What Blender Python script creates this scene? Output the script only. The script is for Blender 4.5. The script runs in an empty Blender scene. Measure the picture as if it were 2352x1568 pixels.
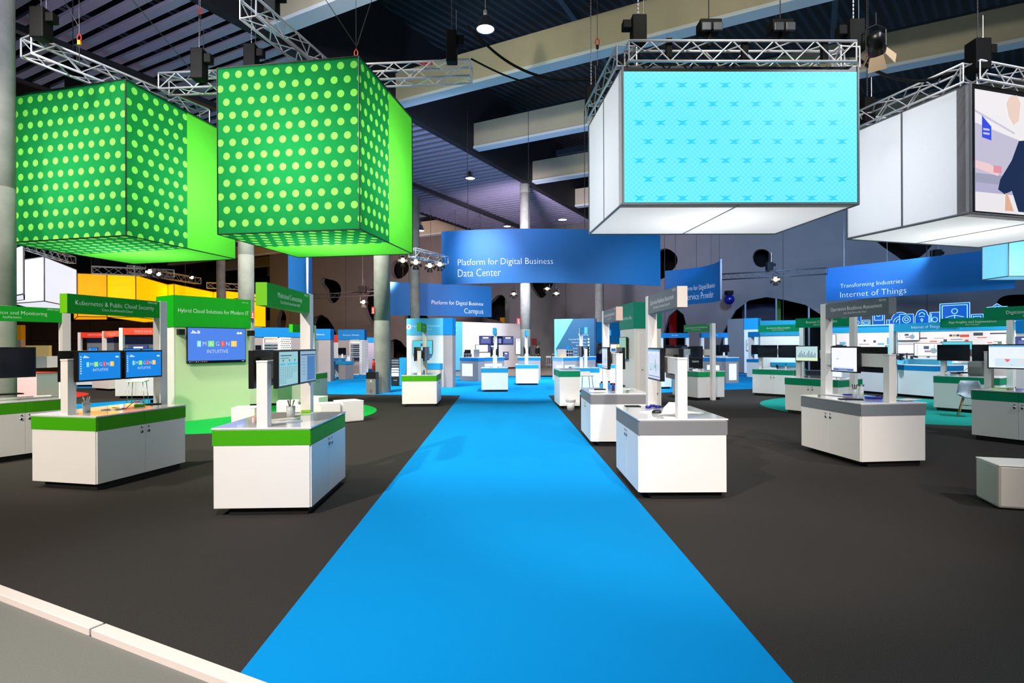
import bpy, math, random
from mathutils import Vector, Matrix
random.seed(7)
SC = bpy.context.scene
COL = SC.collection
PI = math.pi
F = 1307.0; H = 1.65
ROLL = 0.0042
# ---------------------------------------------------------------- camera
cd = bpy.data.cameras.new('camera'); cam = bpy.data.objects.new('camera', cd); COL.objects.link(cam)
cd.sensor_width = 36.0; cd.lens = 36.0*F/2352; cd.shift_y = 9.0/2352; cd.clip_end = 400
cam.location = (0, 0, H); cam.rotation_euler = (PI/2, ROLL, 0)
SC.camera = cam
SC.view_settings.view_transform = 'Standard'; SC.view_settings.look = 'None'
SC.view_settings.gamma = 1; SC.view_settings.use_curve_mapping = False
SC.view_settings.exposure = 0.08
# ---------------------------------------------------------------- world
w = bpy.data.worlds.new('world'); SC.world = w; w.use_nodes = True
w.node_tree.nodes['Background'].inputs[0].default_value = (.8, .88, 1, 1)
w.node_tree.nodes['Background'].inputs[1].default_value = 0.085
# ---------------------------------------------------------------- light: the hall's spotlights and some added fill spots
LK_ = 1.9
def spot(loc, target, power, col=(1, .9, .8), angle=70, size=.25, blend=.6):
    l = bpy.data.lights.new('hall_or_fill_spot', 'SPOT'); l.energy = power*LK_; l.color = col
    l.spot_size = math.radians(angle); l.spot_blend = blend; l.shadow_soft_size = size
    o = bpy.data.objects.new('hall_or_fill_spot', l); COL.objects.link(o); o.location = loc
    d = Vector(target)-Vector(loc); o.rotation_euler = d.to_track_quat('-Z', 'Y').to_euler()
    return o
WARM = (1, .86, .73); COOL = (.78, .9, 1); NEU = (1, .96, .92); BLU = (.25, .5, 1)
spot((-7.5, -4, 9.5), (-4.3, 7.4, .5), 4300, WARM, 64, .16)
spot((9, -4, 8), (5.2, 5.9, .2), 800, WARM, 26, .16)  # added fill that warms the pouf in the right foreground
spot((3, -4, 9.5), (1.9, 7, .5), 1900, WARM, 29, .16, .5)
spot((0, -3, 12), (0, 3.6, 0), 2900, (.85, .93, 1), 36, .5)  # added fill over the blue aisle carpet
spot((1.5, 0, 7), (-4.9, 7.5, 2.4), 300, (.9, 1, .95), 42, .2)  # this and the next two are added to brighten kiosk signs
spot((-1.5, 0, 7), (1.9, 7.6, 2.2), 170, (.85, .93, 1), 34, .2)
spot((-1, 1, 8), (5.2, 8.6, 2.3), 330, (.85, .95, 1), 34, .2)
spot((-.3, 5, 12.3), (-.3, 13, 0), 2500, NEU, 60, .3)
spot((-9.5, 6, 11), (-6, 14, 0), 3300, (1, .96, .8), 75, .3)
spot((11, 1, 11.5), (8.2, 10.5, 0), 2500, (.9, .94, 1), 70, .2)
spot((7, 16.5, 10), (9, 22, 0), 2600, COOL, 90, .4)
spot((1, 16.5, 10), (.8, 22, 0), 3600, (.85, .94, 1), 58, .3)
spot((1, 26.3, 9.5), (1, 31, .5), 3000, (.85, .94, 1), 95, .4)
spot((-6, 17.5, 10), (-7, 27, .5), 3800, (1, .93, .88), 95, .4)
spot((-15, 12, 10), (-16, 22, .5), 4200, (1, .88, .8), 95, .4)
spot((15, 9, 10), (13, 17, .5), 2600, COOL, 75, .4)
spot((18, 17, 4.2), (19.5, 24, 1.7), 700, (.85, .92, 1), 80, .3)
# wall washes
spot((-8, 36, 6), (-16, 53, 6), 2600, (1, .66, .58), 110, .5)
spot((0, 28, 7), (3, 44, 6), 1900, (.9, .75, .9), 110, .5)
spot((12, 26, 7), (18, 36, 6), 2000, (.32, .56, 1), 120, .5)
spot((21, 22, 9.5), (24, 32, 8), 1000, (.3, .55, 1), 120, .5)
# added uplights that brighten the roof beams and slats
spot((-8, 8, 8.3), (-11, 15, 10.7), 620, (.82, .78, .95), 140, .4)
spot((-1, 20, 7), (-1, 30, 10.7), 420, (.62, .68, 1), 130, .4)
spot((2.5, 4, 9.2), (8, 22, 11.6), 1500, (1, .9, .7), 80, .3, .9)
spot((-4, 9, 9.2), (-1, 24, 11.4), 700, (1, .9, .7), 60, .3, .9)
spot((6, 24, 9.2), (9, 34, 11.4), 500, (1, .92, .8), 90, .3, .9)
spot((12, 8, 7.6), (12, 16, 13), 110, (1, .92, .82), 140, .4)
spot((16.6, 22.4, 3.6), (17.2, 24.2, 2.0), 55, (1, .86, .72), 100, .06, 1)
spot((18.6, 19.9, 3.6), (19.4, 21.9, 2.1), 55, (1, .86, .72), 100, .06, 1)
spot((14.9, 24.0, 3.6), (15.7, 26, 2.0), 50, (1, .86, .72), 100, .06, 1)
# spots added to brighten the trusses, and the lamps inside the hanging boxes
spot((-6.5, 9.5, 10.5), (-5.5, 13.5, 7.5), 420, (.9, .95, 1), 120, .2, .8)
spot((4.0, 6.5, 9.8), (3.8, 10.5, 6.6), 260, (.9, .95, 1), 110, .2, .8)
spot((8.0, 8.0, 9.8), (8.6, 12.0, 6.6), 260, (.9, .95, 1), 110, .2, .8)
def inner(loc, power, size=.35):
    l = bpy.data.lights.new('inner_lamp', 'POINT'); l.energy = power; l.shadow_soft_size = size; o = bpy.data.objects.new('inner_lamp', l); COL.objects.link(o); o.location = loc
# spots added for the glow behind the banner lettering
spot((-1.9, 20.5, 6.9), (-1.0, 24.6, 4.9), 560, (.75, .9, 1), 55, .1, 1)
spot((-3.0, 32.5, 6.4), (-2.4, 37.5, 4.4), 420, (.75, .9, 1), 55, .1, 1)
spot((19, 25.5, 6.6), (19, 29.6, 4.5), 420, (.75, .9, 1), 55, .1, 1)
spot((8.5, 26.5, 6.6), (10, 31.5, 4.8), 300, (.75, .9, 1), 50, .1, 1)
# ---------------------------------------------------------------- pixel helpers: a photo point to a place
def _uv(px, py):
    u = px-1176.0; v = py-784.0
    return u-ROLL*v, v+ROLL*u-9.0
def G(px, py, z=0.0):
    u, v = _uv(px, py); D = (H-z)*F/v
    return Vector((D*u/F, D, z))
def P(px, py, D):
    u, v = _uv(px, py)
    return Vector((D*u/F, D, H-v*D/F))
# ---------------------------------------------------------------- materials
def lin(c):
    return tuple((x/255/12.92 if x/255 <= .04045 else ((x/255+.055)/1.055)**2.4) for x in c)
MATS = {}
def mat(name, rgb, rough=.5, metal=0, em=0, noise=0, nscale=200, bump=0, spec=.5, coat=0, emrgb=None):
    if name in MATS: return MATS[name]
    m = bpy.data.materials.new(name); m.use_nodes = True; nt = m.node_tree; b = nt.nodes['Principled BSDF']
    c = lin(rgb)
    b.inputs['Base Color'].default_value = (*c, 1); b.inputs['Roughness'].default_value = rough
    b.inputs['Metallic'].default_value = metal; b.inputs['Specular IOR Level'].default_value = spec
    b.inputs['Coat Weight'].default_value = coat
    if em:
        ec = lin(emrgb) if emrgb else c
        b.inputs['Emission Color'].default_value = (*ec, 1); b.inputs['Emission Strength'].default_value = em
    tc = nt.nodes.new('ShaderNodeTexCoord'); n = nt.nodes.new('ShaderNodeTexNoise')
    n.inputs['Scale'].default_value = nscale; n.inputs['Detail'].default_value = 4
    nt.links.new(tc.outputs['Object'], n.inputs['Vector'])
    if noise:
        mx = nt.nodes.new('ShaderNodeMix'); mx.data_type = 'RGBA'
        mx.inputs['A'].default_value = (*[x*(1-noise) for x in c], 1); mx.inputs['B'].default_value = (*[min(1, x*(1+noise)) for x in c], 1)
        cr = nt.nodes.new('ShaderNodeMapRange'); cr.inputs[1].default_value = .3; cr.inputs[2].default_value = .7
        nt.links.new(n.outputs['Fac'], cr.inputs[0]); nt.links.new(cr.outputs[0], mx.inputs['Factor'])
        nt.links.new(mx.outputs['Result'], b.inputs['Base Color'])
    if bump:
        bp = nt.nodes.new('ShaderNodeBump'); bp.inputs['Strength'].default_value = bump; bp.inputs['Distance'].default_value = .004
        nt.links.new(n.outputs['Fac'], bp.inputs['Height']); nt.links.new(bp.outputs['Normal'], b.inputs['Normal'])
    else:
        mr = nt.nodes.new('ShaderNodeMapRange'); mr.inputs[3].default_value = max(0, rough-.04); mr.inputs[4].default_value = min(1, rough+.04)
        nt.links.new(n.outputs['Fac'], mr.inputs[0]); nt.links.new(mr.outputs[0], b.inputs['Roughness'])
    MATS[name] = m
    return m
def emi(name, rgb, s=1.0):
    return mat('lit_'+name, rgb, .4, 0, s, spec=.2) if False else _emi(name, rgb, s)
def _emi(name, rgb, s):
    k = 'lit_'+name
    if k in MATS: return MATS[k]
    m = bpy.data.materials.new(k); m.use_nodes = True; b = m.node_tree.nodes['Principled BSDF']
    c = lin(rgb); b.inputs['Base Color'].default_value = (*[x*.08 for x in c], 1); b.inputs['Roughness'].default_value = .35
    b.inputs['Specular IOR Level'].default_value = .25
    b.inputs['Emission Color'].default_value = (*c, 1); b.inputs['Emission Strength'].default_value = s
    MATS[k] = m; return m
white = mat('white_laminate', (238, 236, 234), .35, noise=.01, nscale=3)
gloss = mat('glossy_white_top', (236, 236, 238), .07, spec=.6, nscale=3, coat=.4)
black = mat('black_plastic', (14, 14, 16), .35)
matblack = mat('matt_black', (3, 3, 4), .7, spec=.2)
toe = mat('plinth_black', (9, 9, 9), .7)
steel = mat('brushed_steel', (190, 190, 195), .3, 1)
alu = mat('truss_aluminium', (215, 216, 222), .38, .35)
grey = mat('grey_laminate', (128, 128, 130), .55, spec=.2)
darkgrey = mat('slate_laminate', (118, 125, 133), .55, spec=.2)
green = mat('green_laminate', (66, 168, 8), .55, spec=.2)
sgreen = mat('sign_green', (24, 178, 44), .6, spec=.15); steal = mat('sign_teal', (6, 150, 100), .6, spec=.15)
teal = mat('deep_green_laminate', (0, 138, 96), .55, spec=.2)
blue = mat('blue_laminate', (34, 152, 200), .55, spec=.2)
blue2 = mat('strong_blue_laminate', (14, 126, 196), .55, spec=.2)
cyan = mat('light_blue_laminate', (95, 190, 225), .55, spec=.2)
red = mat('red_laminate', (238, 70, 50), .55, spec=.2)
coral = mat('coral_laminate', (250, 118, 88), .55, spec=.2)
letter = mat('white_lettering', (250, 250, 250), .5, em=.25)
taupe = mat('taupe_laminate', (158, 148, 146), .5)
pale = mat('pale_green_wall', (214, 228, 190), .55)
conc = mat('raw_concrete', (122, 126, 120), .75, noise=.2, nscale=2.2, bump=.15)
glass = mat('clear_plastic', (225, 235, 238), .1)
fabric = mat('white_leatherette', (240, 238, 232), .5, bump=.1, nscale=60)
# ---------------------------------------------------------------- mesh builder
FONTC = {}
def glyphs(s):
    if s in FONTC: return FONTC[s]
    c = bpy.data.curves.new('t', 'FONT'); c.body = s; c.size = 1; c.resolution_u = 2; c.offset = -.02
    o = bpy.data.objects.new('t', c); COL.objects.link(o)
    dg = bpy.context.evaluated_depsgraph_get(); dg.update()
    me = bpy.data.meshes.new_from_object(o.evaluated_get(dg))
    vs = [(v.co.x, v.co.y) for v in me.vertices]; fs = [tuple(p.vertices) for p in me.polygons]
    bpy.data.objects.remove(o); bpy.data.curves.remove(c); bpy.data.meshes.remove(me)
    FONTC[s] = (vs, fs); return FONTC[s]
class MB:
    def __init__(s, m=None): s.v = []; s.f = []; s.mi = []; s.mats = []; s.cur = 0; s.sm = []; s.smooth = False
    def use(s, m):
        if m not in s.mats: s.mats.append(m)
        s.cur = s.mats.index(m); return s
    def add(s, vs, fs):
        b = len(s.v); s.v += [tuple(x) for x in vs]
        for f in fs: s.f.append(tuple(b+i for i in f)); s.mi.append(s.cur); s.sm.append(s.smooth)
        return s
    def box(s, x0, x1, y0, y1, z0, z1):
        vs = [(x, y, z) for z in (z0, z1) for y in (y0, y1) for x in (x0, x1)]
        return s.add(vs, [(0, 2, 3, 1), (4, 5, 7, 6), (0, 1, 5, 4), (2, 6, 7, 3), (0, 4, 6, 2), (1, 3, 7, 5)])
    def cbox(s, c, d, r=0, tilt=None):
        R = Matrix.Rotation(r, 3, 'Z')
        if tilt: R = R @ Matrix.Rotation(tilt, 3, 'X')
        vs = [Vector(c)+R @ Vector((x*d[0]/2, y*d[1]/2, z*d[2]/2)) for z in (-1, 1) for y in (-1, 1) for x in (-1, 1)]
        return s.add(vs, [(0, 2, 3, 1), (4, 5, 7, 6), (0, 1, 5, 4), (2, 6, 7, 3), (0, 4, 6, 2), (1, 3, 7, 5)])
    def prism(s, poly, z0, z1):
        n = len(poly); vs = [(x, y, z0) for x, y in poly]+[(x, y, z1) for x, y in poly]
        return s.add(vs, [tuple(range(n-1, -1, -1)), tuple(range(n, 2*n))]+[(i, (i+1) % n, n+(i+1) % n, n+i) for i in range(n)])
    def quad(s, o, xd, ud, w, h):
        o = Vector(o); xd = Vector(xd).normalized(); ud = Vector(ud).normalized()
        return s.add([o, o+xd*w, o+xd*w+ud*h, o+ud*h], [(0, 1, 2, 3)])
    def poly(s, pts): return s.add(pts, [tuple(range(len(pts)))])
    def tube(s, a, b, r, n=8, r2=None, cap=True):
        a = Vector(a); b = Vector(b); d = (b-a).normalized(); r2 = r if r2 is None else r2
        t = d.orthogonal().normalized(); q = d.cross(t)
        vs = [a+(t*math.cos(2*PI*i/n)+q*math.sin(2*PI*i/n))*r for i in range(n)]+[b+(t*math.cos(2*PI*i/n)+q*math.sin(2*PI*i/n))*r2 for i in range(n)]
        fs = [(i, (i+1) % n, n+(i+1) % n, n+i) for i in range(n)]
        if cap: fs += [tuple(range(n-1, -1, -1)), tuple(range(n, 2*n))]
        o = s.smooth; s.smooth = n > 6; s.add(vs, fs); s.smooth = o; return s
    def path(s, pts, r, n=6):
        for a, b in zip(pts, pts[1:]): s.tube(a, b, r, n)
        return s
    def lathe(s, prof, c=(0, 0, 0), n=20):
        c = Vector(c); vs = []; m = len(prof)
        for i in range(n):
            a = 2*PI*i/n
            vs += [c+Vector((r*math.cos(a), r*math.sin(a), z)) for r, z in prof]
        fs = [(i*m+j, ((i+1) % n)*m+j, ((i+1) % n)*m+j+1, i*m+j+1) for i in range(n) for j in range(m-1)]
        o = s.smooth; s.smooth = True; s.add(vs, fs); s.smooth = o; return s
    def text(s, t, h, o, xd, ud, align='C', maxw=None, sx=.92):
        vs, fs = glyphs(t)
        if not vs: return s
        x0 = min(v[0] for v in vs); x1 = max(v[0] for v in vs); wd = (x1-x0)*h*sx; k = 1
        if maxw and wd > maxw: k = maxw/wd; wd = maxw
        off = {'L': 0, 'C': -wd/2, 'R': -wd}[align]
        o = Vector(o); xd = Vector(xd).normalized(); ud = Vector(ud).normalized()
        return s.add([o+xd*(off+(x-x0)*h*sx*k)+ud*(y*h) for x, y in vs], fs)
    def disc(s, o, xd, ud, r, n=20, ry=None):
        o = Vector(o); xd = Vector(xd); ud = Vector(ud); ry = r if ry is None else ry
        return s.add([o+xd*(r*math.cos(2*PI*i/n))+ud*(ry*math.sin(2*PI*i/n)) for i in range(n)], [tuple(range(n))])
    def build(s, name, m=None, parent=None, bevel=0, label=None):
        me = bpy.data.meshes.new(name); me.from_pydata(s.v, [], s.f)
        for x in (s.mats if s.mats else [m or white]): me.materials.append(x)
        if s.mats: me.polygons.foreach_set('material_index', s.mi)
        if any(s.sm): me.polygons.foreach_set('use_smooth', s.sm)
        me.update()
        o = bpy.data.objects.new(name, me); COL.objects.link(o)
        if parent is not None: o.parent = parent
        if bevel:
            b = o.modifiers.new('b', 'BEVEL'); b.width = bevel; b.segments = 2; b.limit_method = 'ANGLE'
        if label: o['label'] = label
        return o
def thing(name, label, cat, loc=(0, 0, 0), rz=0, group=None):
    o = bpy.data.objects.new(name, None); COL.objects.link(o); o.location = loc; o.rotation_euler = (0, 0, rz)
    o.empty_display_size = .1; o['label'] = label; o['category'] = cat
    if group: o['group'] = group
    return o
def tag(o, label, cat, group=None, kind=None, loc=None, rz=None):
    o['label'] = label; o['category'] = cat
    if group: o['group'] = group
    if kind: o['kind'] = kind
    if loc is not None: o.location = loc
    if rz is not None: o.rotation_euler = (0, 0, rz)
    return o
def struct(o):
    o['kind'] = 'structure'; return o
def clone(root, label, loc, rz=0, group=None):
    r = root.copy(); COL.objects.link(r); r.location = loc; r.rotation_euler = (0, 0, rz); r['label'] = label
    if group: r['group'] = group
    for ch in root.children:
        c = ch.copy(); COL.objects.link(c); c.parent = r
        for g in ch.children:
            d = g.copy(); COL.objects.link(d); d.parent = c
    return r
UP = Vector((0, 0, 1))
# ================================================================ the hall
SD = Vector((.883, -.47, 0)).normalized()      # direction of slats, beams and back wall
TD = Vector((.47, .883, 0)).normalized()       # direction of the low ceiling strip
carpet_dark = mat('charcoal_carpet', (53, 50, 48), .95, noise=.5, nscale=210, bump=.22, spec=.1)
carpet_blue = mat('bright_blue_carpet', (0, 136, 206), .95, noise=.1, nscale=260, bump=.4, spec=.1)
carpet_grey = mat('grey_carpet', (118, 118, 112), .95, noise=.25, nscale=260, bump=.4, spec=.1)
carpet_green = mat('green_carpet', (20, 170, 70), .95, noise=.12, nscale=260, bump=.4, spec=.1)
carpet_teal = mat('teal_carpet', (25, 140, 128), .95, noise=.12, nscale=260, bump=.4, spec=.1)
carpet_red = mat('red_carpet', (225, 60, 45), .95, noise=.12, nscale=260, bump=.4, spec=.1)
floor_mat = mat('beige_hall_floor', (150, 132, 112), .3, noise=.1, nscale=3)
struct(MB().box(-70, 70, -12, 95, -.1, 0).build('floor', carpet_dark))
def flat(name, pts, z, m, label, cat='carpet'):
    o = MB().prism([(p[0], p[1]) for p in pts], .0005, z).build(name, m); return tag(o, label, cat)
# grey carpet in the foreground and the white edge strip between it and the charcoal carpet
e0 = G(0, 1358, .03); e1 = G(572, 1574, .03)
ed = (e1-e0).normalized(); en = Vector((-ed.y, ed.x, 0))      # en points away from the camera
a = e0-ed*3; b = e1+ed*1.2
def hit(p, q):
    # where the carpet edge p-q meets the back of the white strip
    p = Vector((p[0], p[1], 0)); d = (Vector((q[0], q[1], 0))-p).normalized(); o_ = e0+en*.042; return p+d*((Vector((o_.x, o_.y, 0))-p).dot(en)/d.dot(en))
flat('carpet', [a-en*.04-Vector((0, 6, 0)), b-en*.04-Vector((0, 6, 0)), b-en*.04, a-en*.04], .004, carpet_grey, 'light grey carpet in front of the white floor edge strip')
t = thing('edge_strip', 'white raised edge strip along the charcoal carpet in the foreground', 'floor trim')
L = (b-a).length
for i, (s0, s1) in enumerate(((0, .625), (.628, 1))):
    p, q = a+ed*L*s0, a+ed*L*s1
    MB().prism([((p-en*.04)[0], (p-en*.04)[1]), ((q-en*.04)[0], (q-en*.04)[1]), ((q+en*.04)[0], (q+en*.04)[1]), ((p+en*.04)[0], (p+en*.04)[1])], 0, .045).build('profile', mat('white_profile', (228, 215, 210), .4), t, .004)
# blue walkways
wl = [G(535, 1568), G(1058, 908)]; wr = [G(1259, 908), G(1822, 1568)]
wl0 = G(535, 1568)
flat('aisle_carpet', [hit(wl[0], wl[1]), hit(wr[1], wr[0]), wr[0]+Vector((0, .02, 0)), wl[1]+Vector((0, .02, 0))], .004, carpet_blue, 'bright blue aisle carpet running straight from the foreground to the back', 'carpet')
pts = [G(753, 905), G(923, 907), G(1058, 908), G(1259, 908), G(1512, 902), G(1664, 895), G(1726, 893), G(1830, 886), G(1900, 878)]
far = [Vector((19, 26, 0)), Vector((12, 33, 0)), Vector((3, 31, 0)), Vector((-4, 30, 0)), Vector((-9, 40, 0)), Vector((-20, 44, 0)), Vector((-14, 27, 0)), Vector((-9.5, 20.5, 0))]
flat('cross_aisle_carpet', pts+far, .003, carpet_blue, 'bright blue carpet of the far cross aisle around the blue stands', 'carpet')
flat('cross_aisle_carpet', [(-15.5, 12.6), (-9.2, 16.2), (-6.9, 18.2), (-9.9, 20.1), (-11.6, 17.9), (-13.4, 15.4), (-17, 14.6)], .002, carpet_blue, 'blue carpet strip at the left behind the green stands', 'carpet')
flat('cross_aisle_carpet', [(-26, 22.6), (-14.2, 23.1), (-14.2, 25.1), (-26, 25)], .002, carpet_blue, 'blue carpet strip behind the round red carpet at the far left', 'carpet')
flat('hall_floor_patch', [(-6, 31), (-1, 30.4), (4, 29.4), (6, 36), (3, 43), (-6, 46)], .003, floor_mat, 'beige bare floor patch before the back wall', 'floor covering')
flat('hall_floor_patch', [(12, 27.5), (17, 24), (19.5, 26), (14.5, 31)], .006, floor_mat, 'beige bare floor patch beside the right-hand stands', 'floor covering')
def circle(c, r, m, label):
    tag(MB().prism([(r*math.cos(2*PI*i/96), r*math.sin(2*PI*i/96)) for i in range(96)], .0005, .005).build('round_carpet', m), label, 'carpet', loc=(c[0], c[1], 0))
circle((-6.6, 13.9), 3.2, carpet_green, 'round green carpet under the white poufs at the left')
circle((9.95, 14.6), 3.3, carpet_teal, 'round teal carpet under the right-hand green stands')
circle((-17.4, 18.2), 3.1, carpet_red, 'round red carpet by the red stands at the far left')
# ------------------------------------------------ back wall with pebble shaped openings
W0 = Vector((1.9, 44, 0))
def onwall(px, py):
    u, v = _uv(px, py); d = Vector((u/F, 1, 0)); n = TD
    t_ = (W0.dot(n))/d.dot(n); D = t_
    X = D*u/F; z = H-v*D/F
    return (Vector((X, D, 0))-W0).dot(SD), z
def wall_mesh(name, x0, x1, z1, holes, m, origin, thick=.5):
    c = bpy.data.curves.new(name, 'CURVE'); c.dimensions = '2D'; c.fill_mode = 'BOTH'; c.extrude = thick/2
    def spl(p, smooth):
        s = c.splines.new('BEZIER' if smooth else 'POLY')
        if smooth:
            s.bezier_points.add(len(p)-1)
            for bp, q in zip(s.bezier_points, p): bp.co = (q[0], q[1], 0); bp.handle_left_type = bp.handle_right_type = 'AUTO'
        else:
            s.points.add(len(p)-1)
            for bp, q in zip(s.points, p): bp.co = (q[0], q[1], 0, 1)
        s.use_cyclic_u = True
    spl([(x0, 0), (x1, 0), (x1, z1), (x0, z1)], False)
    for h, sm in holes: spl(h, sm)
    o = bpy.data.objects.new('t', c); COL.objects.link(o)
    dg = bpy.context.evaluated_depsgraph_get(); dg.update()
    me = bpy.data.meshes.new_from_object(o.evaluated_get(dg)); bpy.data.objects.remove(o)
    me.materials.clear(); me.materials.append(m); me.name = name
    ob = bpy.data.objects.new(name, me); COL.objects.link(ob)
    ob.matrix_world = Matrix.Translation(Vector(origin)+TD*thick/2) @ Matrix(((SD.x, 0, -TD.x, 0), (SD.y, 0, -TD.y, 0), (0, 1, 0, 0), (0, 0, 0, 1)))
    return struct(ob)
pebbles = [
 [(737, 642), (755, 641), (780, 654), (783, 672), (775, 690), (764, 696), (752, 688), (747, 665)],
 [(905, 600), (925, 598), (939, 612), (934, 628), (914, 640), (902, 634), (897, 615)],
 [(845, 667), (862, 666), (868, 690), (868, 725), (862, 744), (850, 738), (838, 715), (835, 690)],
 [(637, 748), (638, 725), (646, 711), (655, 720), (657, 738), (652, 752)],
 [(1219, 640), (1240, 630), (1270, 640), (1260, 668), (1243, 684), (1228, 672)],
 [(1500, 600), (1520, 572), (1548, 580), (1556, 600), (1540, 624), (1512, 640)],
 [(1732, 580), (1745, 572), (1768, 580), (1772, 592), (1760, 610), (1745, 613), (1732, 602)],
 [(2000, 540), (2080, 520), (2150, 545), (2135, 570), (2105, 594), (2080, 599), (2055, 585), (2020, 560)],
 [(2290, 694), (2310, 712), (2380, 716), (2410, 690), (2352, 676)],
 [(930, 723), (945, 721), (975, 723), (985, 735), (955, 750), (935, 740)]]
arches = [
 [(716, 850), (716, 745), (722, 728), (738, 722), (754, 732), (766, 750), (775, 775), (782, 850)],
 [(896, 850), (896, 782), (908, 778), (920, 783), (934, 800), (945, 850)],
 [(1108, 720), (1130, 690), (1148, 677), (1160, 684), (1166, 720), (1162, 742), (1140, 736)],
 [(1516, 850), (1524, 765), (1536, 725), (1555, 710), (1570, 722), (1580, 762), (1584, 850)],
 [(1640, 850), (1652, 800), (1662, 760), (1672, 742), (1690, 712), (1720, 690), (1760, 682), (1800, 688), (1850, 700), (1885, 722), (1905, 760), (1915, 850)]]
holes = [([onwall(*q) for q in h], True) for h in pebbles]+[([onwall(*q) for q in h], True) for h in arches[2:3]]
def archpts(h):
    p = [onwall(*q) for q in h]; p[0] = (p[0][0], .05); p[-1] = (p[-1][0], .05); return p
holes += [(archpts(h), False) for h in arches[:2]+arches[3:]]
wallm = mat('grey_hall_wall', (108, 104, 106), .8, noise=.05, nscale=1.2)
wx0 = onwall(620, 700)[0]
back = wall_mesh('wall_back', wx0, 42, 13.5, holes, wallm, W0)
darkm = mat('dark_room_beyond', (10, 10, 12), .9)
def pw(k, d=0, z=0): return W0+SD*k+TD*d+Vector((0, 0, z))
def slab(name, k0, k1, d0, d1, z0, z1, m):
    q = [pw(k0, d0), pw(k1, d0), pw(k1, d1), pw(k0, d1)]
    return struct(MB().prism([(v.x, v.y) for v in q], z0, z1).build(name, m))
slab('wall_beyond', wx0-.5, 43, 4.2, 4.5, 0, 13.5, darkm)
for i in range(9):
    k = wx0+3+i*7.4
    slab('trim_%d' % (i+1), k, k+.03, -.012, 0, 0, 13.4, mat('wall_joint', (60, 60, 66), .8))
# things glimpsed through the arches
k0, _ = onwall(1137, 720); tag(MB().cbox(pw(k0+.3, 2.4, 3.2), (2.2, .3, 1.6), math.atan2(SD.y, SD.x)).build('far_partition', mat('amber_panel', (190, 130, 20), .6, em=.25)), 'amber lit panel seen through the pointed wall opening', 'panel')
k0, _ = onwall(1538, 740); tag(MB().cbox(pw(k0-.3, 2.4, 3.0), (.5, .2, 3.0), math.atan2(SD.y, SD.x)).build('far_partition', mat('red_panel', (120, 10, 14), .6, em=.25)), 'red lit panel seen through the narrow arch doorway', 'panel')
k0, _ = onwall(1795, 740); tag(MB().cbox(pw(k0-.3, 2.4, 3.0), (.3, .2, 3.2), math.atan2(SD.y, SD.x)).build('far_partition', mat('green_panel', (40, 100, 10), .6, em=.2)), 'green lit panel seen through the wide arch window', 'panel')
k0, _ = onwall(1735, 740); tag(MB().cbox(pw(k0, 2.4, 3.4), (2.1, .2, 2.0), math.atan2(SD.y, SD.x)).build('far_partition', mat('navy_panel', (6, 12, 50), .6, em=.2)), 'navy blue lit panel behind the wide arch window', 'panel')
for i, px in enumerate((1712, 1783, 1858)):
    k0, _ = onwall(px, 740)
    o = MB().cbox(pw(k0, .1, 2.3), (.1, .1, 4.5), math.atan2(SD.y, SD.x)).build('window_%d' % (i+1), mat('mullion_grey', (120, 130, 145), .5)); struct(o)
# far left lower wall
lw = mat('brown_panel_wall', (112, 98, 90), .8, noise=.05, nscale=1)
struct(MB().box(-62, -23.2, 60, 60.4, 0, 4.4).build('wall_far_left', lw))
for i in range(12):
    struct(MB().box(-60+i*3.1, -59.96+i*3.1, 59.97, 60, 0, 4.4).build('trim_%d' % (20+i), mat('panel_joint', (60, 50, 46), .8)))
struct(MB().box(-62, -23.2, 59.97, 60, 2.3, 2.36).build('trim_40', MATS['panel_joint']))
struct(MB().box(-70, -20, 74, 74.4, 0, 16).build('wall_rear', darkm))
struct(MB().box(-70, -69.6, -12, 74, 0, 16).build('wall_left', darkm))
# ------------------------------------------------ low slatted ceiling strip, bulkheads, roof and beams
P0 = Vector((.76, 32, 0)); ZS = 10.7; WID = 9.2
lightslat = mat('lavender_slats', (176, 172, 200), .6)
def slatmat():
    m = bpy.data.materials.new('ribbed_slat'); m.use_nodes = True; nt = m.node_tree; b = nt.nodes['Principled BSDF']
    tc = nt.nodes.new('ShaderNodeTexCoord'); wv = nt.nodes.new('ShaderNodeTexWave'); wv.bands_direction = 'Y'; wv.inputs['Scale'].default_value = 7
    nt.links.new(tc.outputs['Object'], wv.inputs['Vector'])
    cr = nt.nodes.new('ShaderNodeValToRGB'); cr.color_ramp.elements[0].color = (*lin((128, 124, 152)), 1); cr.color_ramp.elements[1].color = (*lin((186, 182, 208)), 1)
    nt.links.new(wv.outputs['Fac'], cr.inputs['Fac']); nt.links.new(cr.outputs['Color'], b.inputs['Base Color']); b.inputs['Roughness'].default_value = .6
    return m
sm = slatmat()
ang = math.atan2(SD.y, SD.x)
slat0 = MB().box(-WID, 0, -.125, .125, 0, .05).box(-WID, 0, -.125, -.113, .05, .1).box(-WID, 0, .113, .125, .05, .1).build('overhead_slat', sm)
tag(slat0, 'grey lavender perforated slat of the low ceiling strip', 'ceiling slat', 'slats of the low ceiling strip')
n = 0; s = -28.0
slots = []
while s < 26: slots.append(s); s += .5
for i, s in enumerate(slots):
    o = slat0 if i == 0 else slat0.copy()
    if i: COL.objects.link(o)
    p = P0+TD*s; o.location = (p.x, p.y, ZS); o.rotation_euler = (0, 0, ang)
def strip(name, a0, a1, b0, b1, z0, z1, m):
    q = [P0+SD*a0+TD*b0, P0+SD*a1+TD*b0, P0+SD*a1+TD*b1, P0+SD*a0+TD*b1]
    return MB().prism([(v.x, v.y) for v in q], z0, z1).build(name, m)
navy = mat('dark_bulkhead', (16, 20, 30), .7)
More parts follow.
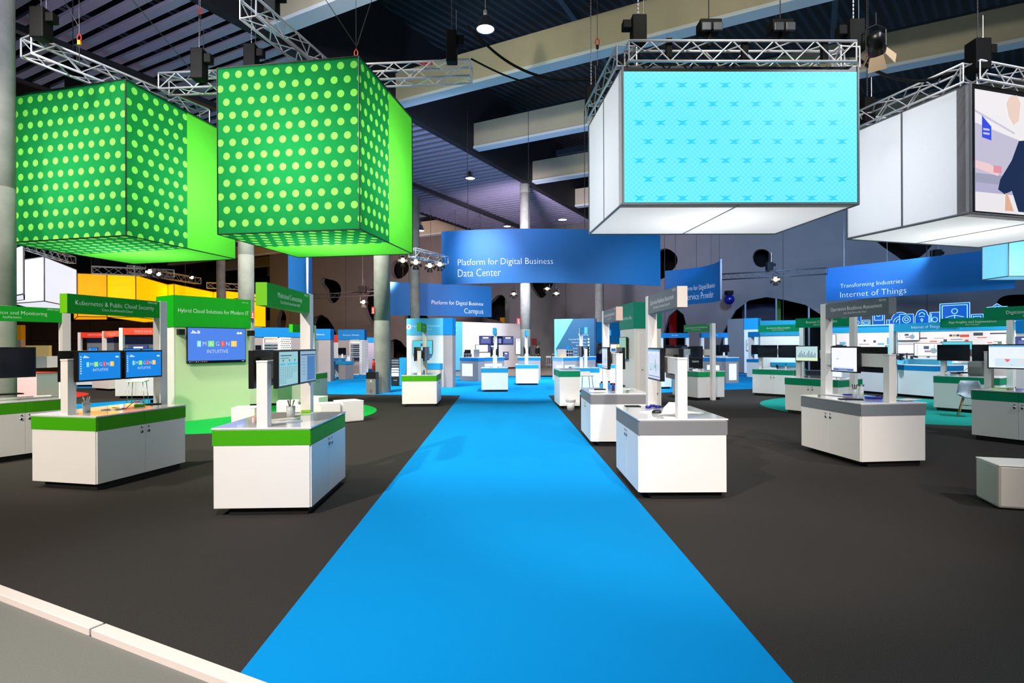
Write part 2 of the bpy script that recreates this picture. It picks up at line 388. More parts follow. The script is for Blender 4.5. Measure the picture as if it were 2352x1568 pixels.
struct(strip('ceiling_bulkhead_right', .0, .35, -34, 28, ZS-.02, 14.2, navy))
struct(strip('ceiling_bulkhead_left', -WID-.35, -WID, -34, 28, ZS-.02, 14.2, navy))
struct(strip('ceiling_void', -WID, 0, -34, 28, 13.9, 14.2, mat('void_black', (6, 6, 8), .9)))
for k in range(3):
    for dy in (-.12, .12):
        tag(strip('steel_rail', -2.2-2.6*k+dy-.03, -2.2-2.6*k+dy+.03, -33, 26, ZS+.75, ZS+.81, mat('rail_grey', (120, 120, 140), .5)), 'thin grey rail above the low ceiling slats', 'ceiling rail', 'rails above the slats')
tag(strip('conduit_pipe', -4.9, -4.68, -33, 24, ZS-.45, ZS-.25, mat('dark_pipe', (42, 40, 44), .4)), 'long dark conduit pipe running under the slatted ceiling', 'pipe')
def roofmat():
    m = bpy.data.materials.new('corrugated_roof'); m.use_nodes = True; nt = m.node_tree; b = nt.nodes['Principled BSDF']
    tc = nt.nodes.new('ShaderNodeTexCoord'); mp = nt.nodes.new('ShaderNodeMapping'); mp.inputs['Rotation'].default_value = (0, 0, -ang+.25)
    wv = nt.nodes.new('ShaderNodeTexWave'); wv.bands_direction = 'X'; wv.inputs['Scale'].default_value = .9
    nt.links.new(tc.outputs['Object'], mp.inputs[0]); nt.links.new(mp.outputs[0], wv.inputs['Vector'])
    cr = nt.nodes.new('ShaderNodeValToRGB'); cr.color_ramp.elements[0].position = .62; cr.color_ramp.elements[0].color = (*lin((8, 10, 14)), 1)
    cr.color_ramp.elements[1].position = .8; cr.color_ramp.elements[1].color = (*lin((44, 54, 62)), 1)
    nt.links.new(wv.outputs['Fac'], cr.inputs['Fac']); nt.links.new(cr.outputs['Color'], b.inputs['Base Color']); b.inputs['Roughness'].default_value = .6
    return m
roof = roofmat()
struct(strip('ceiling_roof_right', .35, 45, -40, 22, 14.2, 14.4, roof))
struct(strip('ceiling_roof_left', -60, -WID-.35, -40, 60, 14.2, 14.4, mat('dark_roof', (12, 12, 16), .9)))
tan = mat('sand_beam', (176, 170, 150), .7, noise=.04, nscale=2); tanw = mat('pale_beam_edge', (196, 208, 218), .6)
def beam(s, side, label):
    r = thing('roof_beam', label, 'roof beam', group='sand coloured roof beams')
    for nm, da, dz0, dz1, m in (('web', .2, 10.93, 12.0, tan), ('lower_flange', .26, 10.82, 10.93, tanw)):
        if side > 0: strip(nm, .36, 40, s-da, s+da, dz0, dz1, m).parent = r
        else: strip(nm, -50, -WID-.36, s-da, s+da, dz0, dz1, m).parent = r
beams = [-22.8, -17.2, -11.4, -5.8, .45, 6.9]
for i, s in enumerate(beams): beam(s, 1, 'sand coloured roof beam with pale lower edge to the right of the slatted ceiling')
for i, s in enumerate((-20, -14, -8, -2, 4, 10, 16, 22, 28)): beam(s, -1, 'sand coloured roof beam left of the slatted ceiling strip')
for i, s in enumerate((-19.9, -14.2, -8.4, -2.6, 3.6)):
    o = strip('roof_purlin', .4, 42, s-.12, s+.12, 13.3, 13.6, mat('purlin_grey', (66, 78, 92), .6)); tag(o, 'dark steel purlin under the corrugated roof', 'purlin', 'purlins under the roof')
for a_ in (7, 15, 23, 31):
    o = strip('roof_tie', a_-.09, a_+.09, -38, 20, 13.0, 13.3, MATS['purlin_grey']); tag(o, 'grey steel tie crossing the roof purlins', 'roof tie', 'ties crossing the purlins')
# concrete columns
def column(px, D, r, ztop, label, base=0):
    u, v = _uv(px, 784); X = D*u/F
    o = MB(); o.smooth = True
    zs = [base, ztop]
    prof = [(r, 0)]
    z = 2.55
    while z < ztop: prof += [(r, z-.012), (r-.008, z), (r, z+.012)]; z += 2.55
    prof += [(r, ztop)]
    o.lathe(prof, n=32)
    return tag(o.build('concrete_column', conc), label, 'column', loc=(X, D, 0))
column(878, 20.2, .285, 10.7, 'round concrete column behind the grey recycling bin')
column(566, 21.5, .28, 10.7, 'round concrete column just right of the yellow hanging boxes')
column(4, 12.3, .25, 14.1, 'round green-lit concrete column at the left picture edge')
column(953.5, 34.5, .29, ZS, 'round concrete column left of the data center banner')
column(1207, 32, .285, ZS, 'tall round concrete column under the middle of the curved data center banner')
column(1168, 46, .28, 10, 'slim distant concrete column right of the campus banner')
column(1377, 36.5, .28, 10.7, 'concrete column behind the dark blue info wall')
column(508, 42, .3, 12, 'distant concrete column above the yellow hanging boxes')
# ================================================================ screens
SX = Vector((1, 0, 0))
def E(n, c, s=1.0): return _emi(n, c, s)
def screen_mesh(kind, w, h, y=0):
    """screen in the XZ plane facing -Y, lower left corner at (0,0)"""
    b = MB(); e = .0012
    def rect(x0, x1, z0, z1, m, k=1):
        b.use(m).quad((x0*w, y-e*k, z0*h), SX, UP, (x1-x0)*w, (z1-z0)*h)
    def tx(s, hh, x, z, m, al='C', mw=None, k=2):
        b.use(m).text(s, hh*h, (x*w, y-e*k, z*h), SX, UP, al, mw*w if mw else None)
    W_ = E('white', (245, 248, 255), 1.0)
    if kind == 'imagine':
        bg = E('screen_blue', (20, 130, 222)); rect(0, 1, 0, 1, bg, 0)
        tiles = [('I', (120, 215, 240)), ('M', None), ('A', (125, 225, 120)), ('G', None), ('I', (225, 75, 70)), ('N', None), ('E', (245, 195, 75))]
        x = .17
        for i, (ch, c) in enumerate(tiles):
            ww = .062 if ch == 'I' else .098
            if c: rect(x, x+ww, .47, .65, E('tile%d' % i, c))
            tx(ch, .19, x+ww/2, .495, W_, 'C', ww*.85); x += ww+.008
        tx('INTUITIVE', .15, .5, .3, W_, 'C', .5)
        for k in range(8): rect(.03, .055, .82-k*.085, .86-k*.085, W_)
        for k in range(5): rect(.09+k*.03, .11+k*.03, .8, .83+.02*((k*3) % 4), W_)
        rect(.87, .96, .8, .83, W_); rect(.88, .9, .83, .86, W_); rect(.92, .94, .83, .86, W_)
    elif kind == 'imagine_tv':
        rect(0, 1, 0, 1, E('tv_blue', (78, 128, 225)), 0); rect(0, 1, 0, .06, E('bar', (10, 14, 30), .5))
        tiles = [('I', (150, 220, 245)), ('M', None), ('A', (135, 225, 130)), ('G', None), ('I', (235, 85, 70)), ('N', None), ('E', (245, 200, 85))]
        x = .15
        for i, (ch, c) in enumerate(tiles):
            ww = .065 if ch == 'I' else .105
            if c: rect(x, x+ww, .46, .63, E('tvtile%d' % i, c))
            tx(ch, .18, x+ww/2, .485, W_, 'C', ww*.85); x += ww+.006
        tx('INTUITIVE', .155, .5, .27, W_, 'C', .55)
        for k in range(7): rect(.05+k*.022, .066+k*.022, .84, .87+.02*((k*3) % 4), W_)
        rect(.84, .94, .84, .87, W_); rect(.85, .88, .87, .9, W_); rect(.9, .93, .87, .9, W_)
        for k in range(9): rect(.02+k*.035, .04+k*.035, .018, .042, E('ic%d' % (k % 3), ((240, 240, 240), (250, 200, 80), (240, 90, 80))[k % 3]))
        rect(.93, .98, .018, .04, W_)
    elif kind == 'doc':
        rect(0, 1, 0, 1, E('pale_cyan', (150, 200, 208), .9), 0); ink = E('ink', (70, 110, 120), .5); cy = E('cy', (60, 180, 215))
        rect(.07, .65, .87, .9, ink); rect(.07, .5, .8, .815, ink)
        for x in (.05, .4, .7): rect(x, x+.26, .6, .655, cy)
        for x in (.17, .5, .8): rect(x, x+.05, .71, .77, ink)
        for r in range(11):
            for x in range(8):
                if x > 5 and r > 3: continue
                if 2 < x < 6 and r > 7: continue
                rect(.05+x*.115, .11+x*.115, .53-r*.047, .542-r*.047, ink)
    elif kind == 'app':
        rect(0, 1, 0, 1, E('app_pale', (150, 185, 210), .8), 0); rect(.04, .96, .86, .9, E('app_bar', (60, 80, 110), .6)); rect(.42, .94, .03, .84, E('app_blue', (62, 118, 180), .8))
        for k in range(6): rect(.08, .3, .75-k*.1, .76-k*.1, E('ink', (70, 110, 120), .5))
    elif kind == 'white_ui':
        rect(0, 1, 0, 1, E('ui_white', (240, 241, 252), 1.0), 0); rect(.08, .88, .02, .09, E('ui_blue', (45, 90, 160))); rect(.08, .88, .09, .14, E('ui_lilac', (190, 200, 240)))
        for k in range(3): rect(.22, .42, .8-k*.07, .806-k*.07, E('ui_grey', (205, 208, 215)))
        rect(.2, .3, .5, .53, E('ui_link', (130, 150, 200)))
        for k in range(14): rect(.3+k*.025, .315+k*.025, .045, .06, W_)
    elif kind == 'portrait':
        rect(0, 1, 0, 1, E('por', (206, 214, 236), .95), 0); rect(0, 1, .92, 1, E('por_top', (120, 175, 215), .9)); rect(0, 1, .3, .52, E('por_band', (190, 214, 226), .9)); rect(.05, .98, .06, .1, E('por_bar', (150, 155, 185), .8))
        for x, z, ww, hh in ((.62, .36, .03, .3), (.66, .28, .03, .24), (.56, .38, .09, .06), (.68, .2, .02, .1), (.2, .27, .07, .05)): rect(x, x+ww, z, z+hh, E('por_ink', (95, 115, 135), .5))
        for k in range(7): rect(.05+k*.13, .1+k*.13, .84+.03*(k % 3), .95, W_)
    elif kind == 'map':
        rect(0, 1, 0, 1, E('map_bg', (236, 244, 250), .95), 0); rect(0, 1, .93, 1, E('map_bar', (110, 170, 220))); rect(.14, .86, .06, .42, E('map_sea', (205, 226, 238)))
        b.use(E('map_red', (240, 105, 100))).add([(w*x, y-.003, h*z) for x, z in ((.36, .4), (.49, .38), (.44, .27), (.4, .27))], [(0, 3, 2, 1)])
        rect(.5, .53, .1, .17, E('map_red', (240, 105, 100))); rect(.62, .8, .25, .37, E('map_land', (225, 215, 215)))
        for i in range(3):
            for j in range(2): rect(.2+i*.24, .3+i*.24, .78-j*.13, .79-j*.13, E('ui_grey', (205, 208, 215)))
    elif kind == 'city':
        rect(0, 1, 0, 1, E('city', (190, 220, 225), .95), 0); rect(0, 1, 0, .22, E('city_g', (220, 240, 205), .95))
        for k in range(12):
            hh = .2+.35*((k*7) % 5)/5; rect(.1+k*.07, .13+k*.07, .22, .22+hh, E('city_b%d' % (k % 2), ((90, 125, 155), (60, 95, 120))[k % 2], .7))
    elif kind == 'pattern':
        rect(0, .3, 0, 1, E('pat_c', (110, 225, 235)), 0); rect(.3, 1, 0, 1, E('pat_w', (225, 245, 250)), 0)
        for i in range(6):
            for j in range(8): rect(.34+i*.11+(j % 2)*.045, .38+i*.11+(j % 2)*.045, .03+j*.12, .12+j*.12, E('pat_b', (30, 110, 190)))
    elif kind == 'diagram':
        rect(0, 1, 0, 1, E('dia', (240, 246, 252), 1), 0)
        for i in range(9): rect(.08, .12, .1+i*.09, .14+i*.09, E('dia_g', (150, 160, 180)))
        rect(.33, .52, .55, .8, E('dia_b', (90, 105, 140), .8)); rect(.36, .6, .3, .45, E('dia_r', (190, 150, 165), .8)); b.use(E('dia_c', (150, 175, 190), .9)).disc((.68*w, y-.003, .42*h), SX, UP, .12*w, 16)
        rect(.7, .72, .5, .9, E('dia_g', (150, 160, 180)))
    elif kind == 'cyan_ui':
        rect(0, 1, 0, 1, E('cya', (95, 205, 225), .95), 0); rect(.1, .9, .25, .5, E('cya2', (160, 230, 240), .95)); rect(.4, .6, .6, .8, E('dia_b', (90, 105, 140), .8))
        for k in range(6): rect(.12+.13*k, .2+.13*k, .3, .42, W_)
    elif kind == 'dash':
        rect(0, 1, 0, 1, E('dash', (78, 92, 160), .8), 0); rect(.25, .75, .7, .88, W_)
        for k in range(4): rect(.12, .88, .2+k*.12, .24+k*.12, E('dash_l', (150, 165, 215), .9))
    elif kind == 'dash_dark':
        rect(0, 1, 0, 1, E('dashd', (28, 36, 80), .7), 0)
        for k in range(5): rect(.1, .35, .15+k*.15, .2+k*.15, W_)
        rect(.4, .62, .1, .7, E('dash_b', (70, 80, 210), 1)); rect(.66, .9, .1, .7, E('dash_l', (150, 165, 215), .9))
    elif kind == 'green_ui':
        rect(0, 1, 0, 1, E('gui', (150, 205, 180), .8), 0)
        for k in range(10): rect(.06, .94, .06+k*.09, .065+k*.09, E('gui2', (110, 175, 150), .7))
    elif kind == 'plain_white': rect(0, 1, 0, 1, E('plain', (240, 242, 250), 1), 0)
    elif kind == 'small_ui':
        rect(0, 1, 0, 1, E('sui', (205, 225, 232), .85), 0); rect(.1, .9, .4, .7, E('sui2', (170, 195, 205), .8))
    elif kind == 'slate': rect(0, 1, 0, 1, E('slate', (70, 95, 130), .5), 0)
    elif kind == 'off':
        rect(0, 1, 0, 1, mat('dark_glass', (9, 13, 26), .12, spec=.6), 0)
    elif kind == 'collage':
        rect(0, 1, 0, 1, W_, 0)
        for i, (x0, x1, z0, z1, c) in enumerate(((.05, .4, .1, .5, (60, 120, 190)), (.45, .6, .6, .95, (250, 205, 60)), (.65, .95, .55, .9, (150, 215, 120)), (.5, .9, .1, .4, (40, 80, 150)))): rect(x0, x1, z0, z1, E('col%d' % i, c))
    return b
def orient(b, M):
    b.v = [tuple(M @ Vector(v)) for v in b.v]; return b
def monitor(parent, cx, cy, cz, w, h, face, kind='off', name='monitor', depth=.05, bez=.018, back=True):
    """face: rotation about z of the screen normal; 0 = faces -Y of the parent"""
    M = Matrix.Translation((cx, cy, cz)) @ Matrix.Rotation(face, 4, 'Z')
    fr = MB(); fr.box(-w/2, w/2, -depth*.5, depth*.5, -h/2, h/2)
    if back: fr.box(-w*.3, w*.3, depth*.5, depth*1.1, -h*.3, h*.3)
    o = orient(fr, M).build(name, black, parent, .004)
    s = screen_mesh(kind, w-2*bez, h-2*bez)
    s.v = [(x-w/2+bez, y-depth*.5-.0015, z-h/2+bez) for x, y, z in s.v]
    orient(s, M).build('screen', None, o)
    return o
# ================================================================ demo kiosks
LK, WK = 1.3, .95
KIOSKS = {}
def on(k, x, y, z=.862):
    c, th, hh = KIOSKS[k]
    return Vector((c.x+x*math.cos(th)-y*math.sin(th), c.y+x*math.sin(th)+y*math.cos(th), z+hh))
def kiosk(key, corner, pos, deg, band, label, sign=None, signmat=None, capmat=None, mons=(), doors=(-1,), dz=0, posts=True, detail=True, sides=(-1,), L=LK, W=WK, beam=True, lock=True, body=None):
    """corner: (px,py) of the body's lower corner on the photo; pos: that corner's local (x,y) signs; +x is the tall post end"""
    th = math.radians(deg); q = G(corner[0], corner[1], .08) if len(corner) == 2 else Vector((corner[0], corner[1], 0))
    lx, ly = pos[0]*L/2, pos[1]*W/2
    c = Vector((q.x-(lx*math.cos(th)-ly*math.sin(th)), q.y-(lx*math.sin(th)+ly*math.cos(th)), 0))
    KIOSKS[key] = (c, th, dz)
    t = thing('demo_kiosk', label, 'exhibition kiosk', c, th)
    body = body or white
    MB().box(-L/2+.05, L/2-.05, -W/2+.05, W/2-.14, .0055, .082).build('plinth', toe, t)
    MB().box(-L/2, L/2, -W/2+.015, W/2-.015, .08, .845+dz).build('counter_body', body, t, .002)
    bb = MB()
    for sx in (-1, 1): bb.box(*(sorted((sx*L/2, sx*(L/2+.004)))), -W/2+.004, W/2-.004, .69+dz, .838+dz)
    for sy in (-1, 1):
        ys = sorted((sy*(W/2-.016), sy*(W/2+.001)))
        bb.box(-L/2+.012, -.002, *ys, .69+dz, .838+dz).box(.002, L/2-.012, *ys, .69+dz, .838+dz)
    bb.build('colour_band', band, t)
    tp = MB().box(-L/2-.006, L/2+.006, -W/2-.004, W/2+.004, .845+dz, .862+dz)
    if posts and detail:
        tp.use(gloss); tp.mi = [0]*len(tp.f); tp.use(mat('joint_grey', (120, 118, 118), .6))
        for sy in (-1, 1): tp.add([(-L/2-.004, sy*.1, .8625+dz), (-L/2-.004, sy*.105, .8625+dz), (-L/2+.05, sy*.07, .8625+dz), (-L/2+.05, sy*.065, .8625+dz)], [(0, 1, 2, 3)])
    tp.build('counter_top', gloss, t, .002 if detail else 0)
    for sy in (doors if detail else ()):
        for sx in (-1, 1):
            x0, x1 = sorted((sx*.002, sx*(L/2-.012))); ys = sorted((sy*(W/2-.016), sy*(W/2+.001)))
            d = MB().box(x0, x1, *ys, .082, .684+dz).build('door', body, t, .0015)
            if lock:
                y0 = sy*(W/2+.001); y1 = sy*(W/2+.012); x = sx*.05
                k = MB().use(steel).tube((x, y0, .60+dz), (x, y1, .60+dz), .018, 14); k.use(matblack).disc((x, y1+sy*.001, .60+dz), (-sy, 0, 0), UP, .011, 12)
                k.build('lock', None, d)
                MB().tube((x, y0, .655+dz), (x, y1, .655+dz), .012, 10).build('keyhole', steel, d)
    if posts:
        MB().box(-L/2+.012, -L/2+.117, -.052, .052, .862+dz, 1.49).box(-L/2+.009, -L/2+.12, -.055, .055, 1.493, 1.512).build('short_post', white, t, .002)
        MB().box(L/2+.006, L/2+.125, -.06, .06, .0055, 2.28).build('tall_post', white, t, .002)
        if beam: MB().box(-L/2+.117, L/2+.006, -.05, .05, 1.33, 1.51).build('screen_beam', white, t, .002)
    if sign:
        sm_ = signmat or {green: sgreen, teal: steal}.get(band, band); s = MB(); x0, x1 = -L/2+.01, L/2+.004; s.use(sm_)
        s.box(x0, x1, -.055, .055, 2.05, 2.275)
        if capmat: s.use(capmat).quad((x0-.0015, .055, 2.05), (0, -1, 0), UP, .11, .225)
        title, sub, code = (sign+(None, None))[:3]
        for sy in sides:
            xd = Vector((1, 0, 0)) if sy < 0 else Vector((-1, 0, 0)); y = sy*.0567; cx = (x0+x1)/2
            s.use(letter)
            s.text(title, .083, (cx, y, 2.15), xd, UP, 'C', 1.1)
            if sub: s.text(sub, .045, (cx, y, 2.095), xd, UP, 'C', .9)
            if code: s.text(code, .04, (cx+(.6 if sy < 0 else -.6), y, 2.233), xd, UP, 'R', .3)
        s.build('header_sign', None, t, 0)
    for (x, side, w_, h_, kind) in mons:
        monitor(t, x, side*.12, 1.425, w_, h_, 0 if side < 0 else PI, kind, bez=.02)
        MB().box(x-.09, x+.09, *sorted((side*.05, side*.1)), 1.3, 1.42).build('monitor_bracket', black, t)
    return t
kiosk('K1', (222, 1113), (-1, -1), 77, green, 'white kiosk with lime band under the Kubernetes and Public Cloud Security sign', ('Kubernetes & Public Cloud Security', 'Cisco Stealthwatch Cloud', 'PMW-040'),
      mons=((-.31, -1, .58, .365, 'imagine'), (.31, -1, .58, .365, 'imagine'), (-.31, 1, .58, .365, 'off'), (.31, 1, .58, .365, 'off')), capmat=mat('warm_lit_green', (110, 195, 10), .4))  # sign end: the warm light on it is put into this lime
kiosk('K2', (715, 1165), (-1, -1), 92, green, 'white kiosk with lime band under the Multicloud Connectivity sign, nearest on the left', ('Multicloud Connectivity', 'Cisco Cloud Services Router 1000V', 'PMW-030'),
      mons=((-.31, -1, .58, .38, 'doc'), (.31, -1, .58, .38, 'app'), (-.31, 1, .58, .38, 'off')), capmat=MATS['warm_lit_green'])
kiosk('K3', (1467, 1131), (-1, 1), 90, grey, 'white kiosk with grey band right of the aisle, nearest on the right', ('Operations Readiness Assessment', "Are You Ready for Tomorrow's Operations?", 'SER-03A'),
      mons=((.0, 1, .58, .38, 'portrait'), (.1, -1, .56, .365, 'off')), doors=(1,), sides=(1,), signmat=darkgrey, capmat=mat('warm_white_cap', (225, 218, 212), .4))
kiosk('K4', (1977, 1061), (-1, 1), 96, darkgrey, 'white kiosk with slate grey band and white screen, under the grey Operations Readiness Assessment sign', ('Operations Readiness Assessment', 'How Data-Driven Are You?', 'SER-04A'),
      mons=((.12, 1, .58, .38, 'white_ui'), (-.1, -1, .56, .365, 'off')), doors=(1,), sides=(1,), signmat=darkgrey)
kiosk('K0', tuple(Vector((-7.19, 8.4, 0))+Vector((-.65*math.cos(math.radians(62)), -.65*math.sin(math.radians(62)), 0))), (-1, -1), 62, green, 'white kiosk with green band at the left picture edge under the Monitoring sign', ('Optimization and Monitoring', 'AppDynamics', 'PMW-020'),
      mons=((-.12, -1, .78, .46, 'off'),))
kiosk('K7', (1357, 1014), (-1, 1), 90, grey, 'white kiosk with grey band behind the nearest right-hand kiosk', ('Operations Readiness Assessment', 'Are You Service-Centric?', 'SER-02A'),
      mons=((-.05, 1, .58, .38, 'portrait'), (-.1, -1, .56, .365, 'off')), doors=(1,), sides=(1,), signmat=darkgrey, capmat=mat('rose_cap', (190, 165, 155), .4))
kiosk('K8', (1284.6, 932), (-1, 1), 92, teal, 'plain white counter with deep green band beside the aisle and waste basket', dz=.14, posts=False, doors=(), L=1.3, W=.55)
kiosk('K9', (1003.5, 927), (-1, -1), 92, green, 'small white kiosk with green band left of the aisle before the blue booth', ('Private Cloud', 'Cisco HyperFlex', None),
      mons=((-.31, -1, .58, .38, 'slate'), (.31, -1, .58, .38, 'slate'), (-.31, 1, .58, .38, 'off'), (.31, 1, .58, .38, 'off')), capmat=mat('dark_lime', (20, 150, 20), .4))
kiosk('K10', (1166.6, 894.7), (-1, -1), 90, blue, 'white kiosk with blue band at the far end of the aisle, left of two', ('Data Center', None, None), mons=((-.31, -1, .56, .36, 'off'), (-.31, 1, .56, .36, 'off')))
kiosk('K11', (1237, 880), (-1, -1), 90, blue, 'white kiosk with blue band standing furthest down the aisle', ('Data Center', None, None), mons=((-.31, -1, .56, .36, 'off'), (-.31, 1, .56, .36, 'off')))
kiosk('K12', (1603, 913.6), (1, -1), -72, mat('mid_green_laminate', (6, 160, 90), .4), 'white kiosk with green band and short bright green sign, post standing before it', ('Learn Innovation, Assist Modernity', 'Cisco Networking Academy', 'USN-1'),
      mons=((.1, -1, .56, .36, 'off'),), doors=(-1,))
kiosk('K13', (1728, 901.6), (-1, -1), -48, teal, 'white kiosk with deep green band under the Accelerate Data Insights sign', ('Accelerate Data Insights', 'Big Data and Analytics', None),
      mons=((-.31, -1, .62, .4, 'off'), (.35, -1, .62, .4, 'off')), doors=(-1,))
kiosk('K14', (1802.6, 940), (-1, -1), -60, teal, 'white kiosk with deep green band under the Business Critical sign', ('Business Critical Insights', 'Business Critical Apps', 'USN-03'),
      mons=((-.3, -1, .58, .38, 'city'), (.33, -1, .58, .38, 'plain_white')), doors=(-1,))
kiosk('K15', (2144, 934.5), (-1, -1), -55, teal, 'white kiosk with deep green band under the App Insights and Segmentation sign', ('App Insights and Segmentation', 'Cisco Tetration', None),
      mons=((-.35, -1, .66, .4, 'off'), (.36, -1, .66, .4, 'off')), doors=(-1,))
kiosk('K16', (2231, 997.5), (-1, -1), -62, teal, 'white kiosk with deep green band at the right edge under the Digitizing sign', ('Digitizing Operations', 'Cisco Spark', None),
      mons=((-.22, -1, .66, .42, 'map'),), doors=(-1,))
kiosk('K5', (752.5, 913.6), (1, -1), 83, green, 'white kiosk with green band behind the white poufs on the left', ('Multicloud', None, None), mons=(), capmat=mat('bright_lime', (60, 200, 20), .4))
kiosk('K6', (-11.0, 15.4), (-1, -1), 35, green, 'pale counter with green band behind the bar stool at the left', doors=(-1,), posts=False, lock=False)
kiosk('R1', (250, 893), (-1, 1), 150, mat('cream_band', (240, 225, 215), .4), 'far white kiosk with coral Unified Access Security sign', ('Unified Access Security', 'Cisco Identity Services Engine', None), signmat=coral, mons=(), sides=(1,))
KEYS = KIOSKS
# ================================================================ trusses
def truss_mb(b, p0, p1, sz=.32, r=.022, step=.42, up=UP):
    p0 = Vector(p0); p1 = Vector(p1); d = (p1-p0); L = d.length; d.normalize()
    s = d.cross(up).normalized(); u = s.cross(d).normalized(); h = sz/2
    cs = [(a*s+c*u)*h for a, c in ((-1, -1), (1, -1), (1, 1), (-1, 1))]
    for c in cs: b.tube(p0+c, p1+c, r, 8)
    n = max(2, int(L/step)); q = L/n
    for i in range(4):
        c0, c1 = cs[i], cs[(i+1) % 4]
        for k in range(n):
            a, e = (c0, c1) if k % 2 == 0 else (c1, c0)
            b.tube(p0+a+d*q*k, p0+e+d*q*(k+1), r*.5, 5, cap=False)
    for k in (0, n):
        for i in range(4): b.tube(p0+cs[i]+d*q*k, p0+cs[(i+1) % 4]+d*q*k, r*.6, 5)
    return b
def truss(p0, p1, label, sz=.32, group=None, r=.022, m=None):
    o = truss_mb(MB(), p0, p1, sz, r, sz*1.15).build('lighting_truss', m or alu); return tag(o, label, 'truss', group)
def chain(p, ztop, label, chainy=True):
    b = MB(); p = Vector(p); b.tube(p, (p.x, p.y, ztop), .012 if chainy else .006, 5)
    return b
def hoist(p, label, ztop=10.7, w=.28, h=.62, side=1):
    p = Vector(p); ztop = min(ztop, 10.7); t = thing('chain_hoist', label, 'chain hoist', p)
    MB().box(-w/2, w/2, -w/2, w/2, 0, h).build('motor_body', matblack, t, .02)
    MB().box(side*w/2, side*(w/2+.16), -.09, .09, h*.55, h*.85).build('gear_housing', matblack, t, .015)
    k = MB(); z = h
    while z < ztop-p.z:
        k.box(-.012, .012, -.006, .006, z, z+.05); z += .07
    k.tube((0, 0, h), (0, 0, ztop-p.z), .005, 5); k.build('chain', mat('chain_steel', (90, 90, 95), .4, .8), t)
    MB().tube((.1, 0, h), (.1, 0, h+.5), .008, 6).build('hook', steel, t)
    return t
# ================================================================ green dotted hanging cubes
lime_lit = _emi('lime_fabric', (70, 200, 30), .38); 
def fabmat(name, base, ems):
    m = bpy.data.materials.new(name); m.use_nodes = True; b = m.node_tree.nodes['Principled BSDF']; c = lin(base)
    b.inputs['Base Color'].default_value = (*c, 1); b.inputs['Roughness'].default_value = .7
    b.inputs['Emission Color'].default_value = (*c, 1); b.inputs['Emission Strength'].default_value = ems; MATS[name] = m; return m

def trans(name, rgb, ems=0, tr=.62):
    # stretched fabric: part diffuse, part translucent, so the lamp inside shows through
    m = bpy.data.materials.new(name); m.use_nodes = True; nt = m.node_tree; nt.nodes.clear(); c = (*lin(rgb), 1)
    out = nt.nodes.new('ShaderNodeOutputMaterial'); d = nt.nodes.new('ShaderNodeBsdfDiffuse'); t_ = nt.nodes.new('ShaderNodeBsdfTranslucent'); mx = nt.nodes.new('ShaderNodeMixShader')
    tc = nt.nodes.new('ShaderNodeTexCoord'); n = nt.nodes.new('ShaderNodeTexNoise'); n.inputs['Scale'].default_value = 40
    h = nt.nodes.new('ShaderNodeHueSaturation'); h.inputs['Color'].default_value = c; mr = nt.nodes.new('ShaderNodeMapRange'); mr.inputs[3].default_value = .96; mr.inputs[4].default_value = 1.04
    nt.links.new(tc.outputs['Object'], n.inputs['Vector']); nt.links.new(n.outputs['Fac'], mr.inputs[0]); nt.links.new(mr.outputs[0], h.inputs['Value'])
    nt.links.new(h.outputs[0], d.inputs['Color']); nt.links.new(h.outputs[0], t_.inputs['Color']); mx.inputs[0].default_value = tr
    nt.links.new(d.outputs[0], mx.inputs[1]); nt.links.new(t_.outputs[0], mx.inputs[2])
    if ems:
        e = nt.nodes.new('ShaderNodeEmission'); e.inputs[0].default_value = c; e.inputs[1].default_value = ems; ad = nt.nodes.new('ShaderNodeAddShader')
        nt.links.new(mx.outputs[0], ad.inputs[0]); nt.links.new(e.outputs[0], ad.inputs[1]); nt.links.new(ad.outputs[0], out.inputs[0])
    else: nt.links.new(mx.outputs[0], out.inputs[0])
    MATS[name] = m; return m
fg_dark = trans('backlit_dotted_fabric', (30, 132, 70)); fg_lime = trans('backlit_lime_fabric', (104, 212, 70))
def dotnodes(m, sp=.3, r=.08):
    # printed polka dots: uv in metres, every second row shifted by half a step
    nt = m.node_tree; N = nt.nodes.new; L_ = nt.links.new
    uv = N('ShaderNodeUVMap'); uv.uv_map = 'UVMap'; sep = N('ShaderNodeSeparateXYZ'); L_(uv.outputs[0], sep.inputs[0])
    def M(op, a, b=None):
        n = N('ShaderNodeMath'); n.operation = op
        for i, x in enumerate((a, b)):
            if x is None: continue
            if isinstance(x, (int, float)): n.inputs[i].default_value = x
            else: L_(x, n.inputs[i])
        return n.outputs[0]
    row = M('FLOOR', M('DIVIDE', sep.outputs[1], sp)); off = M('MULTIPLY', M('PINGPONG', row, 1.0), sp/2)
    dx = M('SUBTRACT', M('FLOORED_MODULO', M('ADD', sep.outputs[0], off), sp), sp/2) if False else M('SUBTRACT', M('WRAP', M('ADD', sep.outputs[0], off), sp), sp/2)
    dz = M('SUBTRACT', M('WRAP', sep.outputs[1], sp), sp/2)
    d = M('SQRT', M('ADD', M('MULTIPLY', dx, dx), M('MULTIPLY', dz, dz))); inside = M('LESS_THAN', d, r)
    mx = N('ShaderNodeMix'); mx.data_type = 'RGBA'; L_(inside, mx.inputs['Factor']); mx.inputs['A'].default_value = (*lin((28, 130, 68)), 1); mx.inputs['B'].default_value = (*lin((146, 224, 100)), 1)
    h = [n for n in nt.nodes if n.type == 'HUE_SAT'][0]; L_(mx.outputs['Result'], h.inputs['Color'])
    for n in nt.nodes:
        if n.type == 'MATH' and n.operation == 'WRAP': n.inputs[2].default_value = 0.0; n.inputs[1].default_value = sp
dotnodes(fg_dark)
